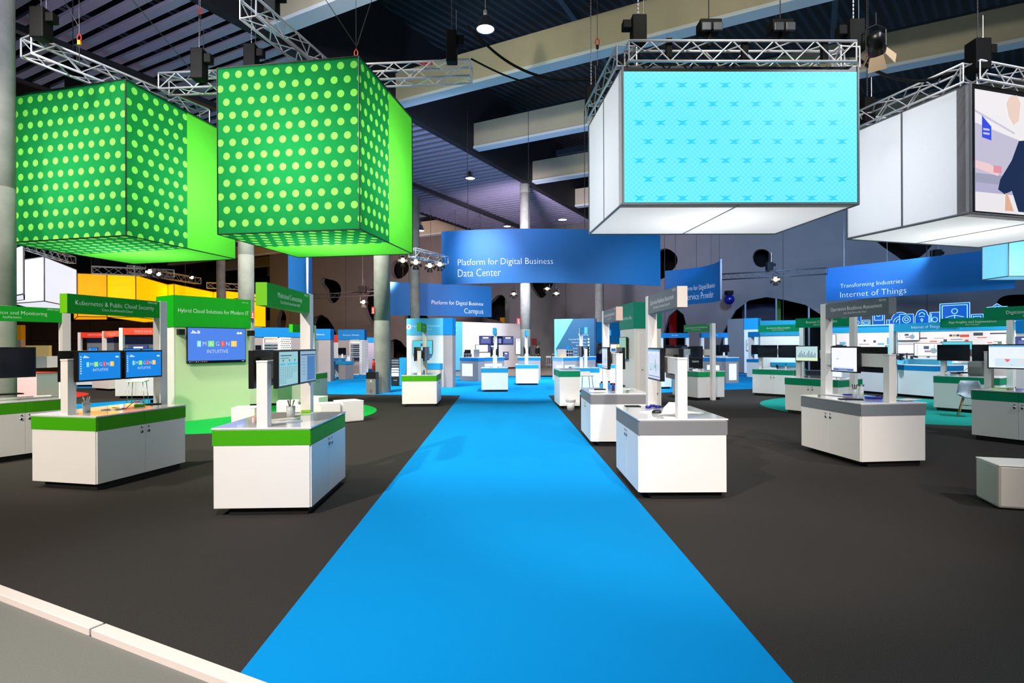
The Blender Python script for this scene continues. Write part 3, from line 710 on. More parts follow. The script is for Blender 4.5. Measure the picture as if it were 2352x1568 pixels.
def setuv(o, sizes):
    me = o.data; l = me.uv_layers.new(name='UVMap')
    for p, s4 in zip(me.polygons, sizes):
        for li, uvv in zip(p.loop_indices, s4): l.data[li].uv = uvv
    return o
def green_cube(B, d1, d2, w, z0, z1, label):
    """B near lower corner; d1 direction of the front face leftwards, d2 direction going back on the right face"""
    d1 = Vector(d1).normalized(); d2 = Vector(d2).normalized(); B = Vector((B[0], B[1], 0)); t = thing('hanging_cube', label, 'hanging fabric cube', (0, 0, 0))
    c = B+d1*w/2+d2*w/2; t.location = (c.x, c.y, z0)
    o = Vector((c.x, c.y, z0)); h = z1-z0
    def rel(v): return Vector(v)-o
    n1 = -d2; n2 = -d1
    A = B+d1*w; C = B+d2*w; Dp = A+d2*w
    zb = Vector((0, 0, z0))
    # front (left-to-right seen from the camera runs A -> B)
    f = MB().use(fg_dark).add([rel(A+zb), rel(B+zb), rel(B+zb+UP*h), rel(A+zb+UP*h)], [(0, 1, 2, 3)])
    setuv(f.build('front_fabric', None, t), [[(.08, -h+.02), (w+.08, -h+.02), (w+.08, .02), (.08, .02)]])
    k = .5
    f = MB().use(fg_dark).add([rel(B+zb), rel(B+zb+d2*w*k), rel(B+zb+d2*w*k+UP*h), rel(B+zb+UP*h)], [(0, 1, 2, 3)])
    f.use(fg_lime).add([rel(B+zb+d2*w*k), rel(C+zb), rel(C+zb+UP*h), rel(B+zb+d2*w*k+UP*h)], [(0, 1, 2, 3)])
    setuv(f.build('side_fabric', None, t), [[(w+.08, -h+.02), (w+.08+w*k, -h+.02), (w+.08+w*k, .02), (w+.08, .02)]])
    f = MB().use(fg_lime).add([rel(C+zb), rel(Dp+zb), rel(Dp+zb+UP*h), rel(C+zb+UP*h)], [(0, 1, 2, 3)]).add([rel(Dp+zb), rel(A+zb), rel(A+zb+UP*h), rel(Dp+zb+UP*h)], [(0, 1, 2, 3)])
    f.build('rear_fabric', None, t)
    f = MB().use(fg_dark).add([rel(A+zb), rel(A+zb+d2*w*k), rel(B+zb+d2*w*k), rel(B+zb)], [(0, 1, 2, 3)])
    f.use(fg_lime).add([rel(A+zb+d2*w*k), rel(Dp+zb), rel(C+zb), rel(B+zb+d2*w*k)], [(0, 1, 2, 3)])
    setuv(f.build('underside_fabric', None, t), [[(.08, 0), (.08, w*k), (w+.08, w*k), (w+.08, 0)]])
    e = MB()
    for p in (A, B, C, Dp): e.tube(rel(p+zb), rel(p+zb+UP*h), .016, 6)
    for z in (0, h):
        for p, q in ((A, B), (B, C), (C, Dp), (Dp, A)): e.tube(rel(p+zb+UP*z), rel(q+zb+UP*z), .014, 6)
    e.build('edge_frame', mat('dark_frame', (18, 30, 22), .5), t)
    MB().add([rel(A+zb+UP*(h-.05)), rel(B+zb+UP*(h-.05)), rel(C+zb+UP*(h-.05)), rel(Dp+zb+UP*(h-.05))], [(0, 1, 2, 3)]).build('light_stop', mat('light_stop_grey', (90, 100, 92), .9), t)  # unseen lid added to keep the inner lamp off the roof
    inner((c.x, c.y, z0+h*.42), 330)
    return A, B, C, Dp
zb0 = H+2.5
B2 = P(826, 527, 2.5*F/(795.4-527)); A2 = P(483, 540, 2.5*F/(797-540)); C2 = P(947, 581, 2.5*F/(795-581))
B2.z = A2.z = C2.z = 0
w2 = (A2-B2).length; d1 = (A2-B2).normalized(); d2 = Vector((-d1.y, d1.x, 0)); d2 = d2 if d2.y > 0 else -d2
d2 = (d2*.6+(C2-B2).normalized()*.4).normalized()
w2 = .5*(w2+(C2-B2).length)
green_cube(B2, d1, d2, w2, zb0, zb0+3.7, 'big hanging green cube with lime polka dots, nearer and right of two')
B1 = P(290, 541, 2.5*F/(797.3-541)); A1 = P(22, 557, 2.5*F/(798-557)); C1 = P(550, 597, 2.5*F/(796-597))
B1.z = A1.z = C1.z = 0
w1 = .5*((A1-B1).length+(C1-B1).length)
green_cube(B1, (A1-B1), (C1-B1), w1, zb0, zb0+3.5, 'big hanging green cube with lime polka dots at the left edge')
zt = 8.0
truss(P(60, 108, 11.84).xy.to_3d()+UP*7.92, P(470, 268, 15.6).xy.to_3d()+UP*7.92, 'aluminium truss over the left green cube slanting toward the left edge', .38, r=.027)
truss((-8.6, 14.1, 8.15), (-.95, 13.5, 8.15), 'long aluminium truss crossing above both green cubes', .38, r=.027)
truss((-5.35, 11.6, 8.55), (-4.45, 15.2, 8.55), 'aluminium truss rising behind the nearer green cube', .38, r=.027)
hoist(P(95, 92, 11.6), 'black chain hoist at the left end of the slanting truss', 12.5)
hoist(P(458, 185, 13.2), 'black chain hoist between the two green cubes', 12.5, h=.7)
hoist(P(578, 165, 13.6), 'black chain hoist behind the nearer green cube', 12.5)
hoist(P(625, 38, 12.3), 'black chain hoist at the near end of the rising truss', 12.5, .26, .6)
hoist(P(1038, 145, 12.8), 'black chain hoist at the right end of the long truss', 12.5, .24, .7)
hoist(P(168, 205, 14.5), 'black chain hoist behind the left green cube', 12.5, .26)
# ================================================================ white hanging boxes with LED walls
lightbox = trans('backlit_white_fabric', (222, 225, 232), .3)
lightbox_b = trans('backlit_white_underside', (232, 232, 232), .3)
frame_g = mat('grey_profile', (120, 122, 126), .4)
def box_frame(c, label, z0, z1, faces, poly, ledface, led, ledname):
    """poly: 4 plan corners counterclockwise; faces 0..3 from poly[i] to poly[i+1]"""
    ctr = sum((Vector((p[0], p[1], 0)) for p in poly), Vector())/4
    t = thing('hanging_light_box', label, 'hanging light box', (ctr.x, ctr.y, z0)); h = z1-z0
    Q = [Vector((p[0], p[1], 0))-ctr for p in poly]
    for i in range(4):
        a, b = Q[i], Q[(i+1) % 4]; xd = (b-a).normalized(); nrm = Vector((xd.y, -xd.x, 0)); Lf = (b-a).length
        if i == ledface:
            m = MB().use(black); m.add([a, b, b+UP*h, a+UP*h, a-nrm*.25, b-nrm*.25, b-nrm*.25+UP*h, a-nrm*.25+UP*h], [(0, 1, 2, 3), (4, 7, 6, 5), (0, 4, 5, 1), (3, 2, 6, 7), (0, 3, 7, 4), (1, 5, 6, 2)])
            cab = m.build('led_cabinet', None, t)
            led(a+nrm*.004, xd, nrm, Lf, h, cab)
        else:
            n = 2 if Lf < 5 else 3
            for j in range(n):
                p = a+xd*Lf*j/n; q = a+xd*Lf*(j+1)/n
                MB().add([p+xd*.02+UP*.03, q-xd*.02+UP*.03, q-xd*.02+UP*(h-.03), p+xd*.02+UP*(h-.03)], [(0, 1, 2, 3)]).build('side_panel', lightbox, t)
            e = MB()
            for j in range(n+1): e.cbox(a+xd*Lf*j/n+UP*h/2-nrm*.01, (.04, .03, h), math.atan2(xd.y, xd.x))
            for z in (.015, h-.015): e.cbox((a+b)/2+UP*z-nrm*.01, (Lf, .03, .03), math.atan2(xd.y, xd.x))
            e.build('panel_frame', frame_g, t)
    m01 = (Q[0]+Q[1])/2; m32 = (Q[3]+Q[2])/2
    for a, b, c_, d in ((Q[0], m01, m32, Q[3]), (m01, Q[1], Q[2], m32)):
        g = ((a+c_)/2)
        MB().add([p+(g-p).normalized()*.025 for p in (a, b, c_, d)], [(3, 2, 1, 0)]).build('underside_panel', lightbox_b, t)
    e = MB()
    e.tube(m01, m32, .012, 6)
    for i in range(4): e.tube(Q[i], Q[(i+1) % 4], .02, 6)
    e.build('underside_frame', frame_g, t)
    MB().add([v+UP*(h-.04) for v in Q], [(0, 1, 2, 3)]).build('light_stop', MATS['light_stop_grey'], t); inner((ctr.x, ctr.y, z0+h*.5), 130, .6)  # lid added out of view, holding the lamp's light inside the box
    return t, [q+ctr for q in Q]
def led_cyan(o, xd, nrm, w, h, parent):
    m = bpy.data.materials.new('led_cyan_wall'); m.use_nodes = True; nt = m.node_tree; b = nt.nodes['Principled BSDF']
    tc = nt.nodes.new('ShaderNodeTexCoord'); ck = nt.nodes.new('ShaderNodeTexChecker'); ck.inputs['Scale'].default_value = 22
    ck.inputs[1].default_value = (*lin((82, 226, 246)), 1); ck.inputs[2].default_value = (*lin((108, 232, 248)), 1)
    nt.links.new(tc.outputs['Object'], ck.inputs['Vector']); nt.links.new(ck.outputs['Color'], b.inputs['Emission Color']); b.inputs['Emission Strength'].default_value = 1
    b.inputs['Base Color'].default_value = (.02, .04, .05, 1)
    s = MB().use(m).add([o+UP*.03+xd*.03, o+xd*(w-.03)+UP*.03, o+xd*(w-.03)+UP*(h-.1), o+xd*.03+UP*(h-.1)], [(0, 1, 2, 3)])
    s.use(_emi('led_mark', (45, 205, 238), 1))
    r = 0; z = h-.34
    while z > .1:
        x = .3+(.16 if r % 2 else 0)
        while x < w-.25:
            c = o+xd*x+UP*(z)+nrm*.004
            tl = random.uniform(-.02, .02)
            pts = [(-.1, -.05), (-.02, -.05), (-.03, .0), (-.13, .05+tl), (.0, .035), (.13, .06), (.08, .03), (.03, 0), (.05, -.03), (.1, -.05), (.0, -.04)]
            s.add([c+xd*(.85*a)+UP*(.85*b_) for a, b_ in pts], [(0, 1, 2), (2, 3, 4), (4, 5, 6), (4, 6, 7), (2, 4, 7), (7, 8, 9), (2, 7, 10), (1, 2, 10), (7, 9, 10)])
            x += .385
        z -= .335; r += 1
    s.build('led_screen', None, parent)
def led_scene(o, xd, nrm, w, h, parent):
    s = MB(); k = [0]
    def rect(x0, x1, z0, z1, n, c, e=.9):
        k[0] += 1; s.use(_emi(n, c, e)).add([o+xd*x0+UP*z0+nrm*.001*k[0], o+xd*x1+UP*z0+nrm*.001*k[0], o+xd*x1+UP*z1+nrm*.001*k[0], o+xd*x0+UP*z1+nrm*.001*k[0]], [(0, 1, 2, 3)])
    def pl(pts, n, c, e=.9):
        k[0] += 1; s.use(_emi(n, c, e)).add([o+xd*x+UP*z+nrm*.001*k[0] for x, z in pts], [tuple(range(len(pts)))])
    rect(.12, w-.03, .05, h-.1, 'air_wall', (196, 192, 214))
    pl([(.12, 1.75), (w-.03, .95), (w-.03, h-.1), (.12, h-.1)], 'air_ceiling', (240, 236, 240))
    pl([(.12, 1.95), (1.2, 1.62), (1.2, 1.66), (.12, 2.0)], 'air_line', (205, 200, 216))
    rect(.12, w-.03, .05, .42, 'air_counter', (236, 232, 236)); rect(.12, w-.03, .42, .6, 'air_band', (178, 176, 206)); rect(.12, w-.03, .6, .78, 'air_band2', (160, 160, 186))
    pl([(.3, 1.48), (.55, 1.44), (.55, 1.86-.35+.2), (.3, 1.9)], 'air_screen', (60, 80, 225)); rect(.33, .5, 1.62, 1.66, 'air_screen_l', (190, 200, 250)); rect(.33, .5, 1.54, 1.58, 'air_screen_l', (190, 200, 250))
    pl([(.12, 1.02), (.5, .98), (.78, .86), (.72, .76), (.12, .88)], 'sleeve', (240, 205, 210)); rect(.6, .82, .82, .96, 'cuff', (225, 150, 165))
    # blurred figure shown on the screen
    pl([(.78, .7), (.72, .5), (.9, .42), (1.1, .5), (1.28, .1), (1.6, .1), (1.6, 1.55), (1.3, 1.5), (1.1, 1.1)], 'jacket', (32, 52, 92), .7)
    pl([(.95, 2.2), (1.05, 2.35), (1.25, 2.4), (1.35, 2.25), (1.3, 1.9), (1.15, 1.8), (1.02, 1.95)], 'face_blur', (236, 208, 196))
    pl([(.9, .1), (1.15, .1), (1.0, .4), (.92, .45)], 'brick', (225, 175, 145))
    s.build('led_screen', None, parent)
# LED cube in the middle right
D_ = 2.5*F/(791-468)
fl = P(1430, 468, D_); fr = P(1975, 470, 2.5*F/(789.5-470)); bl = P(1354, 537, 2.5*F/(792-537)); br = P(1779, 541, 2.5*F/(790-541))
fr = fl+Vector((4.23, .05, 0)); bl = fl+(bl-fl).xy.to_3d(); br = bl+Vector((4.2, .05, 0))
zt1 = H+(790.5-150)*D_/F
LP_ = [fl, fr, br, bl]
lb, q = box_frame(None, 'hanging white box with a bright cyan LED wall facing the aisle', zb0, zt1, None, LP_, 0, led_cyan, '')
def ring(q, z, label, ins=.12, sz=.36):
    t = thing('truss_ring', label, 'truss', (q[0].x, q[0].y, z)); o = Vector((q[0].x, q[0].y, z)); c = sum(q, Vector())/4
    Q = [p+(c-p).normalized()*ins for p in q]
    for i in range(4):
        a = Q[i]; b = Q[(i+1) % 4]; truss_mb(MB(), Vector((a.x, a.y, z))-o, Vector((b.x, b.y, z))-o, sz, .024, .34).build('truss_segment', alu, t)
    return t
ring(q, zt1+.21, 'square aluminium truss ring carrying the cyan LED box')
cr = P(2229, 489, 2.5*F/(788.6-489)); le = P(1946, 549, 2.5*F/(789.8-549)); rd = Vector((cr.y-le.y, -(cr.x-le.x), 0)).normalized(); rd = rd if rd.x > 0 else -rd
f2 = cr+rd*4.3; q2 = [cr, f2, f2+(le-cr), le]
lb2, q2 = box_frame(None, 'hanging white box with a busy LED picture, cut off by the right edge', zb0, H+(788.6-190)*(2.5*F/(788.6-489))/F, None, q2, 0, led_scene, '')
ring(q2, H+(788.6-190)*(2.5*F/(788.6-489))/F+.21, 'aluminium truss ring over the right-hand white box')
# hoists on those rings
def on_ring(px, py, D, label, w=.3, h=.55, side=-1): hoist(P(px, py, D), label, 10.7, w, h, side)
on_ring(1466, 104, 10.3, 'black chain hoist on the front left corner of the cyan LED box truss', .26, .5)
on_ring(1960, 124, 10.4, 'black chain hoist on the front right corner of the cyan LED box truss', .28, .58)
on_ring(1358, 262, 12.9, 'black chain hoist on the rear left corner of the cyan LED box truss', .26, .6, 1)
on_ring(1992, 285, 13.4, 'black chain hoist on the rear left corner of the right-hand truss', .26, .6, 1)
on_ring(2246, 166, 11.0, 'black chain hoist over the corner of the right-hand white box', .3, .6, 1)
for px, lab in ((1628, 'left'), (1792, 'right')):
    p = P(px, 76, 10.6); t = thing('led_processor', 'black equipment case above the cyan LED wall, '+lab+' of the middle pair', 'equipment case', p)
    MB().box(-.2, .2, -.14, .14, 0, .2).build('case', matblack, t, .02); MB().box(-.19, -.02, -.2, -.14, -.05, .1).box(.02, .19, -.2, -.14, -.05, .1).build('lower_wing', mat('grey_case', (48, 50, 56), .4), t, .01)
    MB().tube((0, 0, .2), (0, 0, 3.0), .01, 5).build('chain', MATS['chain_steel'], t); MB().box(-.03, .03, -.03, .03, -.25, 0).build('bracket', matblack, t)
for i, (px, py) in enumerate(((1536, 112), (1710, 116), (1893, 120))):
    p = P(px, py, 10.12); tag(MB().cbox((0, 0, 0), (.1, .1, .34)).build('truss_clamp', matblack), ('left', 'middle', 'right')[i]+' black clamp of three gripping the truss above the cyan LED wall', 'clamp', loc=p)
# ================================================================ theatre lamps
lampglow = _emi('lamp_lens', (255, 236, 205), 14)
def par(p, tgt, label, s=1.0, glow=True, doorsmat=None):
    t = thing('stage_spotlight', label, 'spotlight', p)
    d = (Vector(tgt)-Vector(p)).normalized(); R = d.to_track_quat('Z', 'Y').to_matrix()
    def T(b): b.v = [tuple(R @ Vector(v)*s) for v in b.v]; return b
    T(MB().lathe([(0, -.16), (.07, -.16), (.1, -.1), (.105, .12), (.095, .12), (.09, -.05), (0, -.05)], n=16)).build('can', black, t)
    if glow: T(MB().disc((0, 0, .07), (1, 0, 0), (0, 1, 0), .088, 16)).build('lens', lampglow, t)
    dm = doorsmat or black
    for a in range(4):
        c, s_ = math.cos(a*PI/2), math.sin(a*PI/2)
        def q(x, y, z): return (x*c-y*s_, x*s_+y*c, z)
        T(MB().add([q(.1, -.08, .12), q(.1, .08, .12), q(.19, .11, .27), q(.19, -.11, .27), q(.104, -.08, .12), q(.104, .08, .12), q(.194, .11, .27), q(.194, -.11, .27)], [(0, 1, 2, 3), (4, 7, 6, 5), (0, 4, 5, 1), (2, 6, 7, 3), (0, 3, 7, 4), (1, 5, 6, 2)])).build('barn_door', dm, t)
    b = MB(); b.path([Vector(v)*s for v in ((-.13, 0, 0), (-.13, 0, .2), (0, 0, .26), (.13, 0, .2), (.13, 0, 0))], .01*s, 5); b.tube((0, 0, .26*s), (0, 0, .42*s), .012*s, 6); b.build('yoke', black, t)
    return t
lit_flap = mat('lamp_flap', (190, 165, 135), .5)
def par_px(px, py, D, label, s=1.0, tgt=None, glow=True, flaps=None):
    p = P(px, py, D); par(p, tgt or (p.x*.7, p.y-6, 1), label, s, glow, flaps)
par_px(2012, 102, 10.2, 'large black spotlight with lit flaps right of the cyan LED box', 1.35, (9.0, 13, 4), True, lit_flap)
par_px(925, 596, 21, 'lit spotlight hanging under the nearer green cube by the concrete column', 1.0)
par_px(955, 600, 21.5, 'lit spotlight before the second concrete column', 1.1)
par_px(987, 608, 22, 'black spotlight on the short truss left of the data center banner', 1.0)
par_px(1010, 605, 22, 'black spotlight touching the left edge of the data center banner', 1.0)
par_px(682, 692, 40, 'tiny distant spotlight below the dark truss by the left column', 1.2) if False else None
par_px(1782, 640, 25, 'lit spotlight under the right-hand wall truss', 1.05)
par_px(342, 622, 33, 'bright spotlight on the truss over the yellow boxes', 1.5)
par_px(364, 628, 33.5, 'second bright spotlight on the truss over the yellow boxes', 1.2)
par_px(440, 636, 37, 'small lit spotlight right along the yellow boxes truss', 1.1)
par_px(834, 692, 38, 'small lit spotlight before the dark pebble opening left of the column', 1.4)
par_px(1180, 673, 36, 'small lit spotlight hanging just under the banner, left of three', 1.2)
par_px(1257, 661, 36, 'small lit spotlight hanging just under the banner, middle of three', 1.2)
par_px(1278, 672, 36, 'small lit spotlight hanging just under the banner, right of three', 1.2)
truss(P(947, 580, 20.5), P(1022, 598, 22.5), 'short truss joining the green cube to the data center banner', .3)
truss(P(540, 690, 45), P(870, 673, 40), 'thin dark truss crossing the back wall on the left', .3, r=.018, m=mat('dark_truss', (48, 46, 48), .6))
truss(P(1655, 636, 31), P(1900, 622, 28), 'thin dark truss crossing the blue-lit wall on the right', .3, r=.018, m=MATS['dark_truss'])
hoist(P(1767, 622, 29.5), 'small black hoist on the right-hand wall truss', 12.5, .3, .45)
hoist(P(2150, 598, 27), 'small black hoist above the transforming industries banner', 12.5, .35, .5)
hoist(P(833, 672, 40), 'small black hoist on the thin left-hand truss', 9.5, .5, .45)
# pendant high bay lamps
def highbay(p, label, s=1, ztop=13):
    t = thing('pendant_lamp', label, 'pendant lamp', p)
    prof = [(.05, .32), (.09, .3), (.13, .22), (.2, .02), (.22, 0), (.21, 0), (.12, .2), (0, .22)]
    MB().lathe([(r*s, z*s) for r, z in prof], n=24).build('reflector', steel, t)
    MB().disc((0, 0, .015), (1, 0, 0), (0, 1, 0), .2*s, 24).build('bulb_glass', _emi('cool_lamp', (235, 240, 255), 9), t)
    MB().tube((0, 0, .32*s), (0, 0, .45*s), .05*s, 10).tube((0, 0, .4*s), (0, 0, ztop-p[2]), .012, 6).build('stem', MATS['grey_profile'], t)
highbay(P(1115, 68, 15.5), 'large lit pendant lamp near the top edge right of the green cubes', 1.15, 13)
highbay(P(1080, 410, 29.5), 'lit pendant lamp under the slatted ceiling right of the green cube', 1.15, 10.7)
highbay(P(1165, 520, 42), 'distant lit pendant lamp above the data center banner, left of two', 1.3, 11.2)
highbay(P(1292, 505, 41), 'distant lit pendant lamp above the data center banner, right of two', 1.5, 11.2)
highbay(P(966, 530, 36), 'lit pendant lamp half hidden behind the distant column', 1.2, 11.5)
# ================================================================ curved and flat banners
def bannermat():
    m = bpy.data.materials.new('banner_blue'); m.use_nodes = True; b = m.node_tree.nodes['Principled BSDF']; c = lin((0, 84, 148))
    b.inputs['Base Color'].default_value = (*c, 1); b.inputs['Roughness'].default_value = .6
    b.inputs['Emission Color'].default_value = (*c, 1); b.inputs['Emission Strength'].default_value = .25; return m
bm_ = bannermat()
def banner(pts, z0, z1, label, lines, edge=True):
    """pts: plan polyline left to right as seen; lines: (text,size,s0,zfrac,align)"""
    pts = [Vector((p[0], p[1], 0)) for p in pts]; c = pts[len(pts)//2]; t = thing('hanging_banner', label, 'banner', (c.x, c.y, z0)); h = z1-z0
    m = MB(); m.smooth = True; n = len(pts); vs = []
    for p in pts: vs += [p-c, p-c+UP*h]
    nb = []
    for i, p in enumerate(pts):
        a = pts[max(0, i-1)]; b = pts[min(n-1, i+1)]; d = (b-a).normalized(); nb.append(Vector((-d.y, d.x, 0))*.06)
    for p, q in zip(pts, nb): vs += [p-c+q, p-c+q+UP*h]
    k = 2*n
    fs = [(2*i, 2*i+2, 2*i+3, 2*i+1) for i in range(n-1)]+[(k+2*i, k+2*i+1, k+2*i+3, k+2*i+2) for i in range(n-1)]
    m.add(vs, fs); m.smooth = False
    m.add(vs, [(2*i, k+2*i, k+2*i+2, 2*i+2) for i in range(n-1)]+[(2*i+1, 2*i+3, k+2*i+3, k+2*i+1) for i in range(n-1)]+[(0, 1, k+1, k), (2*n-2, k+2*n-2, k+2*n-1, 2*n-1)])
    m.build('banner_face', bm_, t)
    cum = [0]
    for a, b in zip(pts, pts[1:]): cum.append(cum[-1]+(b-a).length)
    def at(s):
        s = min(max(s, 0), cum[-1]-1e-4)
        for i in range(n-1):
            if s <= cum[i+1]: f = (s-cum[i])/(cum[i+1]-cum[i]); return pts[i].lerp(pts[i+1], f), -nb[i].lerp(nb[i+1], f).normalized()
    for (tx, sz, s0, zf, al, sx) in lines:
        vs, fs = glyphs(tx); x0 = min(v[0] for v in vs); x1 = max(v[0] for v in vs); wd = (x1-x0)*sz*sx
        st = s0 if al == 'L' else s0-wd
        q = []
        for x, y in vs:
            p, nn = at(st+(x-x0)*sz*sx); q.append(p-c+nn*.012+UP*(zf*h+y*sz))
        MB().add(q, fs).build('lettering', letter, t)
    if edge:
        MB().tube(pts[-1]-c, pts[-1]-c+UP*h, .05, 8).build('edge_pole', mat('pale_pole', (210, 215, 225), .4), t)
    wv = MB()
    for f in (.12, .38, .62, .88):
        p, _ = at(cum[-1]*f); wv.tube(p-c+UP*h, p-c+UP*(11.5-z0), .012, 5)
    wv.build('suspension_wire', MATS['chain_steel'], t)
    return t
def arc(a, b, sag, n=20):
    a = Vector(a); b = Vector(b); d = (b-a); nn = Vector((-d.y, d.x)).normalized()
    return [a+d*(i/n)+nn*sag*(1-(2*i/n-1)**2) for i in range(n+1)]
xl = P(1014, 600, 24.2); xr = P(1517, 600, 25.2)
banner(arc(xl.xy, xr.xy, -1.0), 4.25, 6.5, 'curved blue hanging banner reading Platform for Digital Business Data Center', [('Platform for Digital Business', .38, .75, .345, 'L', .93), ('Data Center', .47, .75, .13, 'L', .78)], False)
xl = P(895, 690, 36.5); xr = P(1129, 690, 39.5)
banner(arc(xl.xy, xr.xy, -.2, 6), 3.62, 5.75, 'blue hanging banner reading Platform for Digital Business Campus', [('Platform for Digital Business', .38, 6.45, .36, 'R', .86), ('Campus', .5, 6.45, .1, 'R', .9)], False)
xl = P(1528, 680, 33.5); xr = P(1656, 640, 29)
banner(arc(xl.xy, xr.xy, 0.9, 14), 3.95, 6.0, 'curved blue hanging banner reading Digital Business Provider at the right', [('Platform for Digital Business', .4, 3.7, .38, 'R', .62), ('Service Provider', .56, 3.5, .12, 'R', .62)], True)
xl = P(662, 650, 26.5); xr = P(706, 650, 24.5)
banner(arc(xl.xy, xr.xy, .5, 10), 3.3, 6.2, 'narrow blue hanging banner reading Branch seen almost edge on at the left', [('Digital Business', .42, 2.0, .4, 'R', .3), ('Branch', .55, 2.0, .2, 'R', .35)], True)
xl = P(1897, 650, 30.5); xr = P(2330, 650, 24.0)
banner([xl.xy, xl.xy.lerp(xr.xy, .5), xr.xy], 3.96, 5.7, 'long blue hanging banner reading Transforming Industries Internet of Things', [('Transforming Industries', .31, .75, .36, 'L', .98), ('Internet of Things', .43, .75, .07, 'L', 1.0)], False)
# cyan box at the right picture edge
cyf = fabmat('backlit_cyan_fabric', (120, 205, 235), .85)
p = P(2317, 634, 21.5); t = thing('hanging_cyan_box', 'hanging light cyan box cut off by the right picture edge', 'hanging light box', (p.x+1.6, p.y+.6, p.z))
MB().box(-1.6, 1.6, -.6, .6, 0, 2.6).build('cyan_fabric', cyf, t)
e = MB()
for x in (-1.6, 1.6):
    for y in (-.6, .6): e.tube((x, y, 0), (x, y, 2.6), .02, 6)
for z in (0, 2.6):
    e.path([(-1.6, -.6, z), (1.6, -.6, z), (1.6, .6, z), (-1.6, .6, z), (-1.6, -.6, z)], .02)
e.build('edge_frame', frame_g, t); MB().tube((0, 0, 2.6), (0, 0, 9.2), .012, 5).build('suspension_wire', MATS['chain_steel'], t)
# yellow and white boxes far left
yel = fabmat('backlit_yellow_fabric', (255, 192, 0), .95); yel2 = fabmat('backlit_orange_fabric', (255, 165, 10), .9)
wht = fabmat('backlit_bright_fabric', (232, 234, 245), .95)
def sbox(name, q, z0, z1, m, label, under=None, grp=None, seams=()):
    q = [Vector((p[0], p[1], 0)) for p in q]; c = sum(q, Vector())/len(q); t = thing(name, label, 'hanging light box', (c.x, c.y, z0), group=grp); h = z1-z0
    b = MB()
    b.prism([((p-c).x, (p-c).y) for p in q], 0, h).build('fabric', m, t)
    if under: MB().prism([((p-c).x, (p-c).y) for p in q], -.02, -.004).build('underside', under, t)
    e = MB()
    for i in range(len(q)):
        a = q[i]-c; d = q[(i+1) % len(q)]-c
        e.tube(a, a+UP*h, .03, 6).tube(a, d, .03, 6).tube(a+UP*h, d+UP*h, .03, 6)
    e.build('edge_frame', frame_g if m is wht else mat('amber_frame', (190, 130, 10), .5), t)
    w_ = MB().tube((0, 0, h), (0, 0, 13-z0), .015, 5); w_.build('suspension_wire', MATS['chain_steel'], t)
    return t
def xy(px, D): u, v = _uv(px, 700); return (D*u/F, D)
sbox('hanging_yellow_box', [xy(178, 37), xy(246, 37.6), xy(246, 41), xy(170, 41)], 3.65, 6.45, yel2, 'orange-yellow hanging box with fine dot pattern, leftmost of the yellow boxes')
sbox('hanging_yellow_box', [xy(246, 37.8), xy(312, 38), xy(386, 44), xy(330, 46)], 3.65, 6.45, yel, 'yellow hanging box second from the left behind the green sign')
sbox('hanging_yellow_box', [xy(386, 43), xy(400, 42.5), xy(490, 49), xy(420, 53)], 3.65, 6.35, yel, 'yellow hanging box in the middle of the yellow row')
sbox('hanging_yellow_box', [xy(490, 48), xy(519, 47), xy(610, 51), xy(560, 56)], 3.4, 6.25, yel, 'yellow hanging box behind the concrete column, rightmost of the row')
sbox('hanging_white_box', [xy(20, 27), xy(55, 25.5), xy(56, 28.5), xy(10, 30)], 4.05, 6.25, wht, 'white hanging box tucked by the left column')
sbox('hanging_white_box', [xy(30, 31), xy(102, 29.5), xy(176, 34.5), xy(90, 37)], 4.05, 6.35, wht, 'white hanging box left of the yellow boxes')
truss(P(50, 560, 28), P(165, 597, 34), 'aluminium truss above the distant white boxes', .4)
truss(P(212, 620, 35), P(400, 628, 37), 'aluminium truss above the left yellow boxes', .45)
truss(P(300, 618, 36), P(455, 645, 44), 'aluminium truss above the middle yellow boxes', .45)
truss(P(475, 655, 46), P(552, 659, 47), 'aluminium truss above the right yellow boxes', .45)
hoist(P(228, 612, 35.5), 'small black hoist above the leftmost yellow box', 12.5, .45, .7)
# loose cables
def cable(pts, label, r=.02):
    c = bpy.data.curves.new('cable', 'CURVE'); c.dimensions = '3D'; c.bevel_depth = r; s = c.splines.new('NURBS'); s.points.add(len(pts)-1)
    for a, p in zip(s.points, pts): a.co = (*p, 1)
    s.use_endpoint_u = True; s.order_u = 3; c.materials.append(matblack)
    o0 = bpy.data.objects.new('t', c); COL.objects.link(o0); dg = bpy.context.evaluated_depsgraph_get(); dg.update(); me = bpy.data.meshes.new_from_object(o0.evaluated_get(dg)); bpy.data.objects.remove(o0); o = bpy.data.objects.new('power_cable', me); COL.objects.link(o); return tag(o, label, 'cable')
cable([P(1075, 60, 14), P(1120, 110, 13.5), P(1200, 165, 13.2), P(1300, 190, 13), P(1385, 180, 13)], 'thick black cable sagging toward the cyan LED box', .03)
cable([P(1082, 135, 12.8), P(1120, 155, 13), P(1170, 178, 13.2), P(1240, 200, 13.2)], 'thin black cable leaving the long truss end')
cable([P(1970, 135, 10.6), P(2010, 165, 11), P(2080, 188, 11.5), P(2150, 184, 11.5), P(2230, 150, 11.2)], 'black cable looped between the two LED box trusses', .03)
